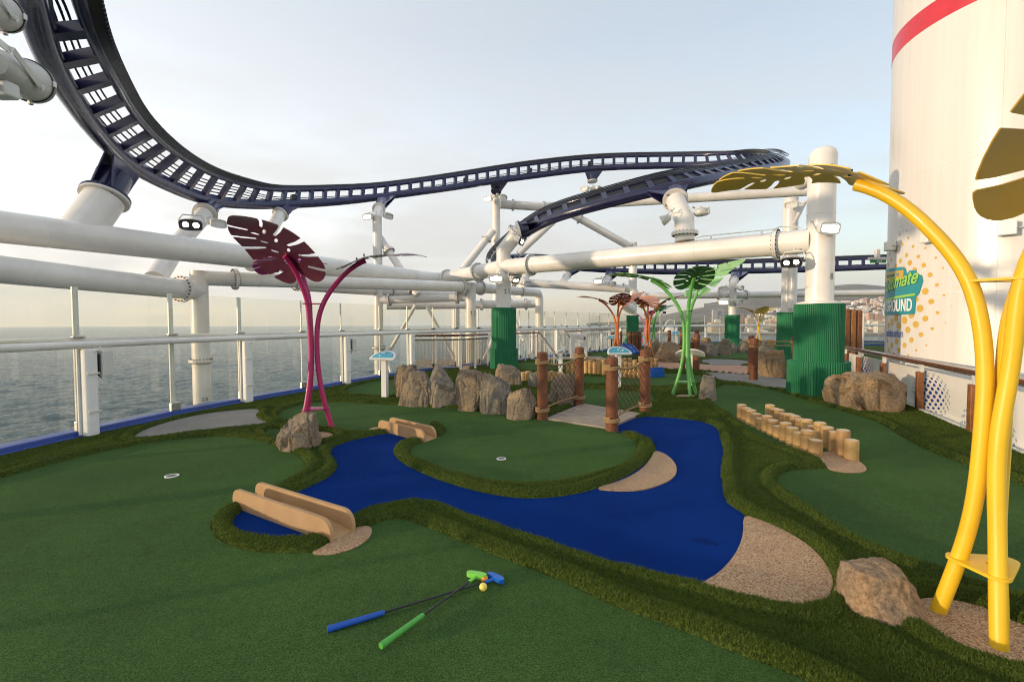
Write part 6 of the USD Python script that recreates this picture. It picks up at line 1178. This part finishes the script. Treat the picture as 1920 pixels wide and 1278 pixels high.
# shell shaped hall, low woods, marina masts
c = D(1256, 612, 2150); t = thing('shell_hall', 'white shell shaped hall on the shore left of the green plant', 'building', (c[0], 2150, SEA))
sh = trimesh.creation.icosphere(3, 1.0); v = np.array(sh.vertices) * [26, 16, 30]; v[:, 2] = np.maximum(v[:, 2], 0); part('shell', (v + [c[0], 2150, SEA + 4], np.array(sh.faces)), M_house[1], t, smooth=60)
aa = np.linspace(-0.2, 1.0, 16); part('wing', tube(np.stack([c[0] - 40 + 62 * aa, np.full(16, 2148.0), SEA + 6 + 55 * np.sin(np.clip(aa, 0, 1) * 2.3)], 1), np.linspace(4, 1.0, 16), 8), M_house[1], t); part('podium', box((c[0], 2140, SEA + 4), (110, 30, 8)), M_house[3], t)
def woods(px0, px1, yt, d, label, seed):
    r_ = np.random.default_rng(seed); a, b_ = D(px0, yt, d), D(px1, yt, d); g = []
    for k in range(70):
        m_ = trimesh.creation.icosphere(1, 1.0); x = r_.uniform(a[0], b_[0]); g.append((np.array(m_.vertices) * [r_.uniform(9, 16), 10, r_.uniform(0.6, 1.0) * (a[2] - SEA) * 0.5] + [x, d + r_.uniform(-12, 12), SEA + (a[2] - SEA) * 0.5], np.array(m_.faces)))
    solo('shore_woods', g, P('dark_far_foliage', (0.035, 0.05, 0.03), 0.9, var=0.3, vs=0.1), label, 'woods', kind='stuff', smooth=60)
woods(1196, 1248, 602, 2200, 'dark wooded shore left of the shell hall', 3); woods(1268, 1320, 602.5, 2200, 'dark wooded shore right of the shell hall', 4)
bl_ = 'small white moored boat in the marina behind the breakwater'; bg_ = 'boats moored behind the breakwater'; proto = None
for k in range(70):
    px = r6.uniform(1290, 1655); d = r6.uniform(1700, 1990); pw = D(px, 606, d); x = pw[0]
    y_bw = 1900 - 0.16 * (x - 300)
    d = y_bw + r6.uniform(34, 90); o = np.array([x, d, SEA])
    if proto is None:
        t = thing('moored_boat', bl_, 'boat', o, group=bg_); hull = np.array([[-1, 0, 0], [-.8, .3, 0], [.5, .3, 0], [1, 0, 0], [.5, -.3, 0], [-.8, -.3, 0]]); hv = np.vstack([hull * [5.5, 5, 1], hull * [7, 6, 1] + [0, 0, 2.0]]) + o
        part('hull', (hv, np.array([[i_, (i_ + 1) % 6, 6 + (i_ + 1) % 6, 6 + i_] for i_ in range(6)] + [[6, 7, 8, 9], [6, 9, 10, 11]])), M_house[1], t, smooth=False); part('cabin', box(o + [-1, 0, 3.0], (5, 2.4, 2.0)), M_house[1], t, smooth=False); part('mast', tube([o + [0, 0, 2], o + [0, 0, 17]], 0.25, 5), M_house[4], t); proto = t
    else: copy(proto, 'moored_boat', mat4(o, (1, 0, 0), (0, 1, 0), (0, 0, 1), r6.uniform(0.7, 1.5)), bl_, bg_, 'boat')

if HAZE > 0:
    hm = usdkit.material(stage, '/World/Looks/haze_air', {'v': ('principled_volume', {'color': (0.92, 0.94, 0.97), 'density': HAZE, 'anisotropy': 0.3})}, [], volume='v.volume')
    v, f = box((0, 3300, 430), (19200, 12700, 970)); solo('haze', (v, f), hm, kind='stuff', smooth=False)
